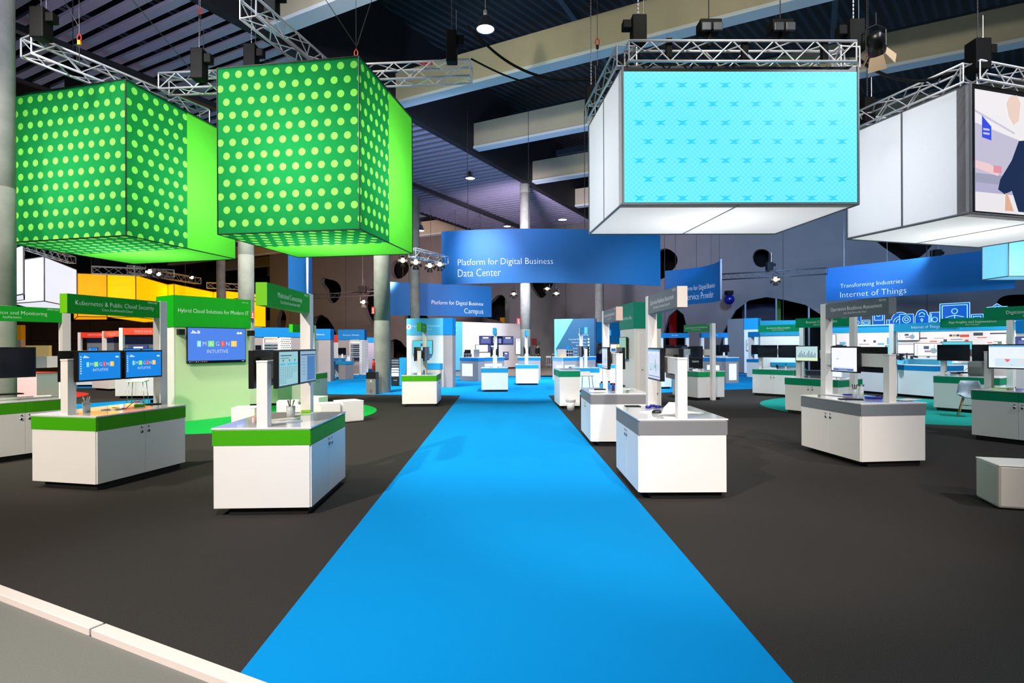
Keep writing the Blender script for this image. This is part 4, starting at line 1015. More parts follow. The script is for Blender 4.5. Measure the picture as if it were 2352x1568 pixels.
# rigging wires
def wire(a, b, label, r=.008): tag(MB().tube(a, b, r, 5).build('steel_wire', MATS['chain_steel']), label, 'steel wire', 'rigging wires')
wire(P(818, 105, 12.9), P(735, -20, 12), 'steel wire running up into the roof'); wire(P(820, 105, 12.9), P(860, -20, 14), 'steel wire running up into the roof')
wire(P(300, -5, 11.5), P(438, 160, 13.3), 'steel wire running up into the roof'); wire(P(180, 60, 12), P(142, -10, 12), 'steel wire running up into the roof')
for i, (px, py, D) in enumerate(((818, 125, 12.9), (182, 90, 12), (460, 30, 13), (1372, 100, 12.9), (1995, 130, 13.2))):
    t = thing('shackle', 'red steel shackle on '+('the corner of the nearer green cube', 'the slanting truss wire', 'the chain between the green cubes', 'the wire left of the cyan LED box', 'the wire right of the cyan LED box')[i], 'shackle', P(px, py, D))
    MB().path([(0, 0, .12), (.04, 0, .06), (.04, 0, -.02), (-.04, 0, -.02), (-.04, 0, .06), (0, 0, .12)], .012).build('bow', mat('red_metal', (150, 30, 25), .4), t)
    MB().box(-.03, .03, -.02, .02, -.12, -.03).build('hook_block', matblack if i != 1 else mat('orange_tag', (230, 150, 30), .5), t)
    MB().tube((0, 0, .12), (0, 0, 12.5-P(px, py, D).z), .006, 5).build('wire', MATS['chain_steel'], t)
    MB().tube((0, 0, -.12), (0, 0, -.5), .008, 5).build('chain', MATS['chain_steel'], t)
for i, px in enumerate((965, 973, 982, 990)):
    tag(MB().lathe([(0, 0), (.035, 0), (.035, .07), (0, .09)], n=12).build('warning_beacon', mat('red_beacon', (160, 40, 45), .3, em=.4)), 'small red beacon standing on the right end of the long truss', 'beacon', 'red beacons on the truss', loc=(P(px, 126, 13.5).x, 13.55, 8.345))
# ================================================================ booths
def fr_(pL, pR):
    a = Vector((*pL, .0056)); b = Vector((*pR, .0056)); return a, math.atan2(b.y-a.y, b.x-a.x), (b-a).length
def xd_(px, D): u, v = _uv(px, 790); return (D*u/F, D)
def ui(name, kind, parent, x0, x1, z0, z1, y=-.05, sub=True):
    f = MB().box(x0, x1, y, min(-.001, y+.045), z0, z1).build(name, black, parent, .004)
    s = screen_mesh(kind, x1-x0-.03, z1-z0-.03); s.v = [(a+x0+.015, b+y-.002, c+z0+.015) for a, b, c in s.v]; s.build('screen', None, f); return f
# green wall with the big screen
a, rz, L = fr_((-7.33, 12.34), (-6.35, 13.78))
t = thing('booth_wall', 'pale green booth wall under the bright green Hybrid Cloud Solutions for Modern IT header', 'booth wall', a, rz)
MB().box(0, L, 0, .75, .0, 2.08).build('wall_panel', pale, t, .003)
hg = mat('vivid_green_header', (10, 165, 20), .45)
m = MB().use(hg).box(-.02, L+.02, -.02, .77, 2.08, 2.77); m.use(letter).text('Hybrid Cloud Solutions for Modern IT', .13, (L/2+.02, -.0225, 2.40), (1, 0, 0), UP, 'C', L-.12).text('PMW-120', .04, (L-.05, -.0225, 2.68), (1, 0, 0), UP, 'R', .2); m.build('header', None, t)
MB().box(-.004, .01, -.004, .75, 0, 2.08).build('end_post', white, t)
ui('television', 'imagine_tv', t, .24, 1.6, 1.27, 2.08, -.07)
for x in (.1, 1.72):
    sp_ = MB().box(x-.06, x+.06, -.16, -.02, 1.9, 2.03).build('loudspeaker', black, t, .01)
a, rz, L = fr_(xd_(556, 15.6), xd_(638, 15.9))
t = thing('counter', 'low pale green counter with lime edge behind the white poufs', 'counter', a, rz)
MB().box(0, L, 0, .6, .06, .70).build('body', pale, t).name = 'counter_body'; MB().box(.05, L-.05, .05, .55, 0, .06).build('plinth', toe, t)
MB().box(-.01, L+.01, -.01, .61, .70, .86).build('colour_band', mat('fresh_green', (70, 195, 15), .4), t)
# tower right of the aisle
a, rz, L = fr_((3.1, 16.3), (3.2, 14.9))
t = thing('booth_tower', 'tall white booth tower with sea green header behind the right-hand kiosks', 'booth tower', a, rz)
sea = mat('sea_green_header', (0, 140, 110), .45)
MB().box(0, L, 0, .72, 0, 2.08).build('tower_body', white, t, .003)
m = MB().use(sea).box(-.02, L+.02, -.02, .74, 2.08, 2.77); m.use(letter).text('Unlock the Power of Data', .13, (L/2, -.0225, 2.33), (1, 0, 0), UP, 'C', 1.1); m.build('header', None, t)
ui('television', 'green_ui', t, .25, .95, 1.25, 1.86, -.09)
dd = MB().box(L-.001, L+.012, .12, .66, .05, 1.95).build('door', white, t, .002); MB().tube((L+.012, .2, 1.0), (L+.04, .2, 1.0), .015, 10).build('knob', steel, dd)
# blue header booth with clock badge
def badge(b, o, r): b.use(letter).disc(o, (1, 0, 0), UP, r, 18); b.use(red).disc(Vector(o)+Vector((0, -.004, 0)), (1, 0, 0), UP, r*.35, 10)
a, rz, L = fr_((-4.22, 22.8), (-2.72, 22.5))
t = thing('booth_wall', 'white booth wall under a light blue Hyperconverged Anywhere header by the blue carpet', 'booth wall', a, rz)
MB().box(0, L, 0, .4, 0, 2.07).build('wall_panel', white, t); MB().box(L, L+.38, .0, .42, 0, 2.07).build('side_panel', taupe, t)
m = MB().use(cyan).box(0, L, -.01, .4, 2.07, 2.74); m.use(blue2).box(L, L+.39, -.01, .42, 2.07, 2.74); badge(m, (.1, -.015, 2.4), .1); m.use(letter).text('Hyperconverged Anywhere', .12, (.25, -.015, 2.4), (1, 0, 0), UP, 'L', 1.15).text('Cisco HyperFlex Platform', .07, (.4, -.015, 2.28), (1, 0, 0), UP, 'L', .9); m.build('header', None, t)
ui('television', 'cyan_ui', t, .28, 1.12, 1.3, 1.86, -.09)
MB().box(.85, 1.5, -.35, 0, 0, .72).build('side_desk', mat('peach_laminate', (222, 186, 160), .5), t); MB().box(.84, 1.51, -.36, 0, .72, .95).build('desk_band', blue, t)
# far white wall with many screens
a, rz, L = fr_(xd_(1040, 36.6), xd_(1196, 41.2))
t = thing('booth_wall', 'long white booth wall full of dashboards with a light cyan left end', 'booth wall', a, rz)
MB().box(.78, L, 0, .3, .1, 3.2).build('wall_panel', white, t); m = MB().use(cyan).box(0, .78, -.05, .35, .05, 3.2); m.use(letter).text('C', .6, (.12, -.053, 2.6), (1, 0, 0), UP, 'C'); m.build('cyan_panel', None, t)
q = (L/156.)
for x0, x1, z0, z1, k in ((56, 83, 1.72, 2.3, 'dash'), (83, 109, 1.72, 2.3, 'dash_dark'), (109, 136, 1.72, 2.3, 'dash'), (47, 75, 1.2, 1.7, 'plain_white'), (75, 100, 1.2, 1.7, 'dash'), (111, 124, .65, 1.2, 'dash'), (141, 156, 1.0, 2.15, 'plain_white')):
    ui('display', k, t, x0*q, x1*q, z0, z1, -.06)
MB().use(mat('versa_blue', (20, 110, 190), .5, em=.3)).text('VERSA', .2, (148*q, -.07, 1.95), (1, 0, 0), UP, 'C', .42).build('lettering', None, t)
def lit_counter(px0, D0, px1, D1, w, label, panels, h=1.1, band=blue2, body=taupe, side=None):
    a, rz, L = fr_(xd_(px0, D0), xd_(px1, D1)); t = thing('reception_counter', label, 'counter', a, rz)
    MB().box(0, L, 0, w, .0, h-.17).build('counter_body', body, t); MB().box(-.01, L+.01, -.01, w+.01, h-.17, h-.03).build('colour_band', band, t)
    MB().box(-.02, L+.02, -.02, w+.02, h-.03, h).build('counter_top', white, t)
    for x0, x1, z0, z1 in panels: MB().box(x0*L, x1*L, -.012, 0, z0, z1).build('light_panel', _emi('light_panel', (225, 240, 255), 1.1), t)
    return t
lit_counter(1056.5, 26.8, 1098, 26.2, .5, 'taupe counter with a square lit white panel before the dashboards wall', [(.12, .7, .22, .8)])
lit_counter(1103, 26.9, 1158, 27.4, .5, 'blue banded counter right of the square lit panel', [(.08, .9, .5, .78)])
lit_counter(1190, 27, 1241, 27, .6, 'blue banded taupe counter behind the furthest aisle kiosk', [])
lit_counter(1269, 27.2, 1291.5, 26.2, .05, 'pale counter with a lit panel at the right of the aisle end', [(.4, .95, .35, .72)], band=mat('sky_laminate', (110, 180, 235), .4), body=mat('light_taupe', (205, 198, 196), .5))
lit_counter(1294, 26.2, 1325, 26.5, .6, 'strong blue banded counter beside the pale lit counter', [(.1, .85, .4, .72)])
lit_counter(1332, 27.2, 1368, 27.6, .7, 'strong blue banded counter behind the blue kiosk', [])
lit_counter(1611, 25.2, 1664, 24.3, .05, 'taupe counter with lit panel behind the bright green kiosk', [(.25, .78, .45, .75)])
lit_counter(1667, 24.2, 1696, 24.5, .5, 'taupe counter end with a tall lit panel on the blue carpet', [(.25, .82, .12, .82)])
lit_counter(1905, 25, 1966, 24.3, .7, 'white counter with lit panels behind the slate grey kiosk', [(.1, .45, .2, .5), (.55, .9, .2, .5)], body=white)
lit_counter(1984, 24.2, 2040, 23.4, .7, 'white counter with one long lit panel right of the slate kiosk post', [(.1, .95, .15, .6)], body=white)
# dark blue info wall
a, rz, L = fr_(xd_(1273.5, 33.8), xd_(1365, 33.2))
t = thing('info_wall', 'dark blue information wall with a light cyan arrow shape and white list', 'information wall', a, rz); h = 3.2; navyw = mat('petrol_panel', (22, 92, 130), .5)
m = MB().use(navyw).box(0, L, 0, .3, 0, h); m.use(mat('navy_edge', (8, 50, 100), .5)).box(L, L+.1, 0, .3, 0, h)
cy2 = mat('sky_cyan_panel', (105, 210, 240), .5); m.use(cy2).poly([(0, -.004, .2), (.3, -.004, .2), (.16, -.004, 1.25), (.08, -.004, 1.42), (1.12, -.004, h-.01), (0, -.004, h-.01)])
m.use(letter).text('Explore', .2, (2.0, -.006, 2.2), (1, 0, 0), UP, 'R')
for i, s_ in enumerate(('Customer Experience', 'Internet of Things', 'Data Center', 'Service Provider', 'Enterprise Networks', 'Security Services')): m.use(letter).text(s_, .13, (1.9, -.006, 1.95-i*.18), (1, 0, 0), UP, 'R', 1.2).quad((1.98, -.006, 1.95-i*.18), (1, 0, 0), UP, .09, .09)
m.build('printed_face', None, t)
a, rz, L = fr_(xd_(1366, 35.5), xd_(1432, 37.5)); t = thing('booth_wall', 'strong blue curved booth wall behind the blue kiosks', 'booth wall', a, rz); MB().box(0, L, 0, .2, 1.75, 3.1).build('upper_panel', blue2, t); MB().box(0, .1, 0, .2, 0, 1.75).build('support', blue2, t); ui('display', 'collage', t, L*.5, L*.98, 1.15, 1.7, -.06); MB().box(.1, L, .1, .2, 0, 1.1).build('lower_panel', MATS['navy_edge'], t)
# IoT wall with icons
pa, pb, pc = xd_(1905, 26.5), xd_(2062, 24.6), xd_(2335, 21.3)
poster = mat('poster_white', (240, 226, 220), .5)
def poster_wall(p0, p1, label, items, hdr=blue, z1=2.45):
    a, rz, L = fr_(p0, p1); t = thing('poster_wall', label, 'poster wall', a, rz)
    MB().box(0, L, 0, .25, 0, z1).build('wall_panel', poster, t); MB().box(-.01, L+.01, -.02, .27, z1-.3, z1).build('header_strip', hdr, t); MB().box(-.02, L+.02, -.12, .3, z1, z1+.035).build('lit_shelf', _emi('cool_strip', (160, 215, 255), 1.6), t)
    m = MB()
    for x, z, w_, h_, c in items: m.use(mat('print_%02x%02x%02x' % c, c, .6)).quad((x*L, -.003, z), (1, 0, 0), UP, w_, h_)
    m.build('printed_graphics', None, t); return t, L
ro, dk, bl_ = (225, 85, 65), (70, 72, 80), (110, 175, 205)
it1 = [(.1, 1.5, .3, .12, dk), (.16, 1.6, .25, .14, bl_), (.3, 1.35, .8, .05, dk), (.3, 1.22, .8, .04, dk), (.5, 1.42, .28, .08, ro), (.52, 1.75, .08, .08, dk), (.45, 1.62, .4, .02, dk), (.66, 1.7, .1, .1, dk), (.72, 1.6, .25, .08, bl_), (.85, 1.62, .5, .3, bl_), (.86, 1.45, .4, .04, dk), (.34, 1.6, .1, .05, dk)]
t1, L1 = poster_wall(pa, pb, 'lit poster wall with diagrams left of the Internet of Things sign', it1)
it2 = [(.2, 1.85, .3, .05, dk), (.3, 1.72, .25, .04, ro), (.34, 1.85, .35, .04, (200, 180, 170)), (.42, 1.7, .12, .12, dk), (.47, 1.93, .1, .08, dk), (.5, 1.93, .1, .08, (190, 150, 90)), (.53, 1.93, .1, .08, dk), (.56, 1.9, .1, .1, ro), (.585, 1.9, .1, .1, ro), (.61, 1.9, .1, .1, ro), (.6, 1.68, .12, .12, ro), (.48, 1.8, .4, .02, dk), (.7, 1.86, .3, .03, ro), (.67, 1.95, .3, .12, dk), (.8, 2.0, .7, .05, dk), (.82, 1.5, .15, .12, dk), (.86, 1.62, .12, .1, (90, 130, 100)), (.88, 1.5, .1, .1, dk), (.93, 1.5, .1, .1, dk), (.78, 1.66, .15, .03, ro), (.83, 1.7, .14, .02, dk), (.92, 1.7, .14, .02, dk), (.83, 1.38, .14, .02, dk), (.92, 1.38, .14, .02, dk), (.55, 1.3, .12, .12, ro)]
t2, L2 = poster_wall(pb, pc, 'long lit poster wall with diagrams behind the App Insights sign', it2)
ui('television', 'diagram', t2, .02, .85, 1.78, 2.15, -.08); ui('television', 'plain_white', t2, .02, .8, 1.22, 1.62, -.08); ui('television', 'plain_white', t1, .02, .3, 1.1, 2.1, -.08)
icb = _emi('icon_blue', (18, 92, 205), .9); icl = _emi('icon_line', (150, 215, 255), 1.3)
def icon(par, x, shape, lines, label, kind):
    t = thing('cutout_icon', label, 'cut-out sign'); M = par; t.location = M[0]+M[1]*x+UP*M[3]; t.rotation_euler = (0, 0, M[2])
    n = len(shape); MB().add([(a, -.02, b) for a, b in shape]+[(a, .02, b) for a, b in shape], [tuple(range(n-1, -1, -1))[::-1], tuple(range(2*n-1, n-1, -1))]+[(i, n+i, n+(i+1) % n, (i+1) % n) for i in range(n)]).build('board', icb, t)
    b = MB(); cx = sum(p[0] for p in shape)/n; cz = sum(p[1] for p in shape)/n
    b.path([Vector((a, -.03, b_)) for a, b_ in shape]+[Vector((shape[0][0], -.03, shape[0][1]))], .012, 5)
    for l in lines: b.path([Vector((a, -.03, c)) for a, c in l], .014, 5)
    b.build('glowing_outline', icl, t); return t
def arcp(cx, cz, r, a0, a1, n=10): return [(cx+r*math.cos(math.radians(a0+(a1-a0)*i/n)), cz+r*math.sin(math.radians(a0+(a1-a0)*i/n))) for i in range(n+1)]
zsh = 2.487
def fM(p0, p1): a, rz, L = fr_(p0, p1); return (a+Vector((-math.sin(rz), math.cos(rz), 0))*.02, Vector((math.cos(rz), math.sin(rz), 0)), rz, zsh)
F1, F2 = fM(pa, pb), fM(pb, pc)
rect = lambda x0, z0, x1, z1: [(x0, z0), (x1, z0), (x1, z1), (x0, z1)]
icon(F1, .75, rect(0, 0, .55, .45), [rect(.1, .05, .28, .3)+[(.1, .05)], arcp(.4, .12, .08, 0, 360)], 'glowing blue cut-out icon of machinery behind the white post', 0)
icon(F1, 1.35, rect(0, 0, .3, .22), [rect(.05, .05, .25, .15)+[(.05, .05)]], 'small glowing blue cut-out icon of a cart', 0)
icon(F1, 1.75, rect(0, 0, .45, .72), [rect(.07, .2, .38, .64)+[(.07, .2)], arcp(.22, .45, .08, 0, 360)], 'tall glowing blue cut-out icon of a device', 0)
icon(F1, 2.28, [(0, 0), (.8, 0), (.8, .2)]+arcp(.5, .2, .32, 0, 180)[1:]+[(0, .2)], [arcp(.5, .08, .25, 0, 180), arcp(.5, .08, .15, 0, 180), [(.1, 0), (.1, .2)]], 'glowing blue cut-out icon of a gauge dial', 0)
icon(F2, .08, rect(0, 0, .52, .42), [arcp(.26, .2, .15, 0, 360, 14), arcp(.26, .2, .07, 0, 360)], 'glowing blue cut-out icon of a sensor button', 0)
icon(F2, .66, [(0, 0), (.5, 0), (.5, .3)]+arcp(.25, .38, .2, 0, 180)+[(0, .3)], [arcp(.25, .36, .1, 0, 180), [(.15, .3), (.35, .3)], arcp(.25, .16, .04, 0, 360), [(.25, .12), (.25, .06)]], 'glowing blue cut-out icon of a padlock', 0)
icon(F2, 1.2, rect(0, 0, .34, .45), [arcp(.17, .15, .1, 0, 360), [(.05, .05), (.05, .4)]], 'glowing blue cut-out icon of a small robot', 0)
icon(F2, 1.55, rect(0, 0, 1.0, .78), [rect(.08, .12, .92, .7)+[(.08, .12)], arcp(.5, .46, .1, 0, 360), [(.2, .22), (.5, .3), (.8, .22)], [(.5, .3), (.5, .1)]], 'big glowing blue cut-out icon of a laptop with a person', 0)
icon(F2, 2.6, rect(0, 0, .38, .3), [rect(.06, .06, .3, .22)+[(.06, .06)]], 'small glowing blue cut-out icon of a box beside the laptop', 0)
icon(F2, 3.05, [(.1, 0), (.6, 0), (.72, .4), (.66, .55), (.5, .56), (.35, .68), (.2, .56), (.04, .55), (0, .4)], [[(.12, .48), (.12, .28), (.35, .06), (.58, .28), (.58, .48), (.35, .58), (.12, .48)], arcp(.35, .3, .08, 0, 360)], 'glowing blue cut-out icon of a shield', 0)
icon(F2, 3.82, rect(0, 0, .42, .28), [arcp(.21, .05, .14, 0, 180)], 'small glowing blue cut-out icon of a dome', 0)
icon(F2, 4.3, [(.3, 0), (.62, 0), (.62, .55), (.5, .58), (.44, .72), (.3, .72), (0, .6), (-.02, .48), (.05, .42), (.15, .52), (.3, .5)], [[(.36, .04), (.36, .5), (.56, .5), (.56, .04)], [(.05, .55), (.3, .65)]], 'glowing blue cut-out icon of a robot arm', 0)
icon(F2, 5.0, [(0, 0), (.5, 0), (.42, .16), (.25, .22), (.1, .14)], [[(.1, .05), (.25, .14), (.4, .05)]], 'small glowing blue cut-out icon of a cloud at the right end', 0)
# IoT counter with sign
c0 = Vector((12.5, 16.85, 0)); ux = Vector((-.34, 1.1, 0)).normalized()
t = thing('demo_counter', 'long white counter with strong blue band under the blue Internet of Things sign', 'counter', c0, math.atan2(ux.y, ux.x)); Lc = 3.2
MB().box(0.05, Lc-.1, -1.1, -.1, 0, .08).build('plinth', toe, t); MB().box(0, Lc, -1.2, 0, .08, .83).build('counter_body', mat('cool_white', (222, 226, 232), .4), t); MB().box(-.005, Lc+.005, -1.205, .005, .83, .98).build('colour_band', blue2, t); MB().box(-.01, Lc+.01, -1.21, .01, .98, 1.0).build('counter_top', white, t)
MB().box(.3, 2.6, -1.15, -.6, 1.0, 1.16).build('upper_step', cyan, t)
MB().box(1.15, 1.3, .02, .17, 0, 2.28).build('tall_post', white, t)
m = MB().use(blue).box(-.75, 1.15, .04, .15, 2.05, 2.275); m.use(letter).text('Internet of Things', .13, (.15, .152, 2.11), (-1, 0, 0), UP, 'C'); m.build('header_sign', None, t)
def desk_screen(p, w_, h_, rz, kind, label, z=1.0):
    t = thing('desktop_monitor', label, 'monitor', (p[0], p[1], z), rz)
    ui('display', kind, t, -w_/2, w_/2, .22, .22+h_, -.04); MB().box(-.04, .04, -.0, .03, .0, .3).build('stand', white, t); MB().box(-.14, .14, -.1, .12, 0, .012).build('foot', white, t)
    return t
desk_screen(xd_(2132, 19.2), .8, .45, -.5, 'diagram', 'monitor with a circuit picture standing behind the blue banded counter')
desk_screen(xd_(2196, 19.0), .84, .5, -.5, 'cyan_ui', 'monitor with a cyan picture behind the black screens of the App Insights kiosk')
desk_screen(xd_(2047, 18.3), .34, .3, -.3, 'pattern', 'small patterned cyan screen above the short post of the slate grey kiosk', 1.08)
for px, D, s_ in ((2132, 19.3, 'left'), (2196, 19.1, 'right')):
    p = xd_(px, D); t = thing('display_plinth', 'white display plinth under the '+s_+' of the two circuit picture monitors', 'plinth', (p[0], p[1], 0), -.5)
    MB().box(-.3, .3, -.25, .25, 0, .98).build('plinth_body', white, t); MB().box(-.32, .32, -.27, .27, .98, 1.0).build('plinth_top', cyan, t)
b = MB()
for i in range(14): b.cbox((random.uniform(-.45, .45), random.uniform(-.1, .1), random.uniform(.02, .14)), (random.uniform(.03, .14), .05, random.uniform(.04, .2)), random.uniform(0, 3))
p = xd_(2083, 17.8); tag(b.build('machine_model', MATS['panel_joint'] if False else mat('dark_gear', (70, 72, 82), .4, .5)), 'small jumble of model machinery on the blue banded counter', 'machine model', kind='stuff', loc=(p[0], p[1], 1.17))
a, rz, L = fr_(xd_(2334, 20.2), xd_(2420, 19)); t = thing('booth_wall', 'blue headed white booth wall cut by the right picture edge', 'booth wall', a, rz); MB().box(0, L, 0, .25, 0, 2.1).build('wall_panel', white, t); MB().box(-.01, L, -.01, .26, 2.0, 2.45).build('header', blue2, t); ui('television', 'dash', t, .02, .9, 1.5, 1.88, -.07)
# right centre far booths
a, rz, L = fr_(xd_(1671, 33.7), xd_(1708, 33.0)); t = thing('booth_tower', 'tall dark taupe booth tower before the wide arch', 'booth tower', a, rz); MB().box(0, L, 0, .3, 0, 3.15).build('tower_body', mat('dark_taupe', (118, 116, 118), .5), t)
a, rz, L = fr_(xd_(1709, 32.9), xd_(1741, 32.4)); t = thing('booth_wall', 'white booth wall with light blue header beside the dark taupe tower', 'booth wall', a, rz); MB().box(0, L, 0, .6, 0, 2.5).build('wall_panel', white, t); MB().box(0, L, -.01, .6, 2.5, 3.15).build('header', blue, t); ui('display', 'small_ui', t, .15, .38, 1.3, 1.9, -.08)
def gantry(px0, D0, px1, D1, label, h=2.28, hh=.26, screens=(), m=blue2, txt=None, body=True, bodym=None):
    a, rz, L = fr_(xd_(px0, D0), xd_(px1, D1)); t = thing('booth_gantry', label, 'booth frame', a, rz)
    s = MB().use(m).box(0, L, 0, .3, h-hh, h)
    if txt: s.use(letter).text(txt, .11, (L/2, -.004, h-hh*.6), (1, 0, 0), UP, 'C', L*.7)
    s.build('header', None, t); MB().box(0, .16, .02, .28, 0, h-hh).build('post', white, t); MB().box(L-.16, L, .02, .28, 0, h-hh).build('post', white, t)
    for x0, x1, z0, z1, k in screens: ui('display', k, t, x0*L, x1*L, z0, z1, -.05)
    if body: MB().box(0, L, -.1, .5, 0, .75).build('counter_body', bodym or white, t); MB().box(-.01, L+.01, -.11, .51, .75, .9).build('colour_band', m, t)
    return t
gantry(1517, 31, 1583, 31, 'blue topped booth frame with dark screens left of the bright green sign', screens=((.1, .48, 1.2, 1.62, 'off'), (.52, .92, 1.2, 1.62, 'off')), txt='Services')
gantry(1611, 31, 1672, 31, 'blue topped booth frame with dark screens right of the white post', screens=((.55, .98, 1.0, 1.62, 'off'),), txt='Software')
gantry(1718, 29, 1764, 28, 'blue topped booth frame partly behind the Accelerate sign', screens=((.2, .9, 1.15, 1.62, 'off'),))
p = xd_(1580, 21.5); t = thing('equipment_rack', 'black equipment rack with white logo lettering behind the nearest right kiosk', 'server rack', (p[0], p[1], 0)); m = MB().use(black).box(0, .56, 0, .8, 0, 1.58); m.use(letter).text('cisco', .14, (.28, -.004, .98), (1, 0, 0), UP, 'C'); m.build('cabinet', None, t); m = MB()
for i in range(3): m.use(darkgrey).box(.03, .53, -.006, 0, .3+i*.45, .31+i*.45)
m.build('shelf_edges', None, t)
a, rz, L = fr_(xd_(1746, 20.6), xd_(1838, 20.2)); t = thing('booth_wall', 'white booth wall with wide blue top behind the Accelerate Data Insights kiosk', 'booth wall', a, rz); MB().box(0, L, 0, .3, 0, 1.96).build('wall_panel', white, t); MB().box(-.01, L+.01, -.02, .32, 1.96, 2.5).build('header', blue, t)
MB().box(.35, 1.2, -.4, 0, .55, .86).build('side_desk', MATS['peach_laminate'], t); MB().box(.33, 1.22, -.42, 0, .86, 1.0).build('desk_band', blue, t)
# blue kiosks behind, built like the others
kiosk('B1', (3.06, 19.9, 0), (-1, -1), 90, blue, 'white kiosk with blue band in front of the dark blue info wall', ('Data Center', 'ACI', None), mons=((-.31, 1, .56, .38, 'slate'), (.31, 1, .56, .38, 'slate'), (-.1, -1, .56, .36, 'off')), sides=(1,), capmat=cyan)
kiosk('B2', (4.5, 23.4, 0), (-1, -1), 84, blue, 'white kiosk with blue band and pale screen behind the second grey kiosk', ('Enterprise Networks', 'SD-WAN', None), mons=((-.2, 1, .56, .38, 'small_ui'),), sides=(1,), capmat=blue2)
kiosk('B3', (1543, 888), (-1, -1), 96, blue, 'white kiosk with blue band glimpsed behind the nearest right kiosk post', ('Software', None, None), mons=((-.2, -1, .56, .36, 'off'),), sides=(1,), capmat=cyan)
kiosk('R2', (-12.75, 18.7, 0), (1, 0), 183, mat('cream_band2', (240, 225, 215), .4), 'far white kiosk with red Network Security sign beside the green kiosk', ('Network Security', 'Cisco Next Generation Firewall', None), signmat=mat('tomato_laminate', (245, 78, 50), .4), mons=((-.3, 1, .56, .36, 'imagine'), (.3, 1, .56, .36, 'imagine')), sides=(1,), doors=(1,))
kiosk('R3', (-18.3, 24.2, 0), (1, 0), 183, MATS['cream_band2'], 'furthest white kiosk with red Unified Threat sign at the left', ('Unified Threat Defense', None, None), signmat=red, mons=(), sides=(1,), doors=())
# left background booths
def wallbooth(px0, D0, px1, D1, h, hh, label, m=blue2, body=taupe, extra=(), txt=None):
    a, rz, L = fr_(xd_(px0, D0), xd_(px1, D1)); t = thing('booth_wall', label, 'booth wall', a, rz); MB().box(0, L, 0, .5, 0, h-hh).build('wall_panel', body, t)
    s = MB().use(m).box(-.01, L+.01, -.03, .52, h-hh, h)
    if txt: s.use(letter).text(txt, .13, (L/2, -.034, h-hh*.6), (1, 0, 0), UP, 'C', L*.6)
    s.build('header', None, t)
    for x0, x1, z0, z1, k in extra: ui('display', k, t, x0*L, x1*L, z0, z1, -.06)
    return t, L
t, L = wallbooth(584, 24.5, 692, 25.5, 2.47, .42, 'wide blue topped booth wall with a dark green recess, left of the column', extra=((.02, .14, 1.3, 1.7, 'off'),))
MB().box(.2*L, .72*L, -.01, 0, 1.0, 1.98).build('recess_panel', mat('bottle_green', (8, 40, 14), .6), t)
wallbooth(694, 26.5, 759, 26.5, 2.45, .5, 'blue topped booth wall behind the Multicloud sign post', txt='Enterprise Networks')
wallbooth(777, 33, 837, 33, 2.6, .6, 'blue topped taupe booth wall left of the large column', txt='Enterprise Wireless', extra=((.02, .3, 1.15, 1.5, 'off'),))
wallbooth(838, 41, 866, 41, 2.25, .35, 'lilac grey booth wall with blue top just left of the large column', body=mat('lilac_grey', (150, 155, 185), .5))
wallbooth(758, 38, 778, 38, 2.4, .5, 'distant booth wall with red-orange top between the blue booths', m=red, body=white)
wallbooth(200, 33, 262, 33, 2.25, .35, 'distant grey booth wall with navy top behind the coral sign', m=mat('navy_header', (12, 30, 70), .5), body=mat('silver_panel', (165, 168, 178), .5), extra=((.08, .42, 1.1, 1.62, 'imagine'),))
wallbooth(288, 33, 362, 33, 2.25, .45, 'distant grey booth wall with navy top behind the Network Security sign', m=MATS['navy_header'], body=MATS['silver_panel'], extra=((.12, .72, 1.1, 1.75, 'dash'),))
a, rz, L = fr_(xd_(29, 42), xd_(48, 42)); t = thing('banner_pillar', 'amber and white pillar beside the green-lit concrete column', 'pillar', a, rz); MB().box(0, L, 0, .4, 0, 2.2).build('lower_panel', white, t); MB().box(0, L, 0, .4, 2.2, 3.3).build('amber_panel', MATS['amber_panel'], t)
a, rz, L = fr_(xd_(50, 46), xd_(112, 46)); tag(MB().box(0, L, 0, .3, 0, 1.8).build('cream_glow_box', mat('cream_glow', (236, 214, 140), .6, em=.25)), 'low cream glow shaped as a box seen behind the left kiosk beam', 'glow box', loc=a, rz=rz)  # a distant cream glow, imitated by a faintly glowing box
a, rz, L = fr_(xd_(29, 17.6), xd_(84, 17.4)); t = thing('cabinet', 'white cabinet with a thin red top right of the green-lit column', 'cabinet', a, rz); MB().box(0, L, 0, .7, 0, .84).build('cabinet_body', white, t); MB().box(-.005, L+.005, -.005, .705, .84, .865).build('cabinet_top', red, t)
# desks by the racks
a, rz, L = fr_(xd_(729, 28.6), xd_(793, 28)); t = thing('demo_desk', 'blue edged desk with taupe side panel near the white racks', 'desk', a, rz)
MB().box(0, L, 0, .7, .74, .88).build('desk_top', blue, t); MB().box(L-.42, L-.02, .02, .68, 0, .74).build('side_panel', taupe, t); MB().box(.1, .9, .1, .6, .1, .74).build('pedestal', white, t)
lit_counter(729, 31, 793, 31, .5, 'blue banded counter behind the blue edged desk', [], h=1.02)
p = xd_(740, 30.2); desk_screen(p, .75, .55, 0, 'imagine_tv', 'blue lit monitor on the counter left of the white racks', 1.02)
p = xd_(786, 30.6); desk_screen(p, .42, .32, 0, 'off', 'small black monitor on the counter beside the white racks', 1.02)
p = xd_(799, 31); tag(MB().box(-.12, .12, 0, .3, 0, 1.12).build('cable_column', white), 'narrow white column at the left side of the white racks', 'column', loc=(p[0], p[1], 0))
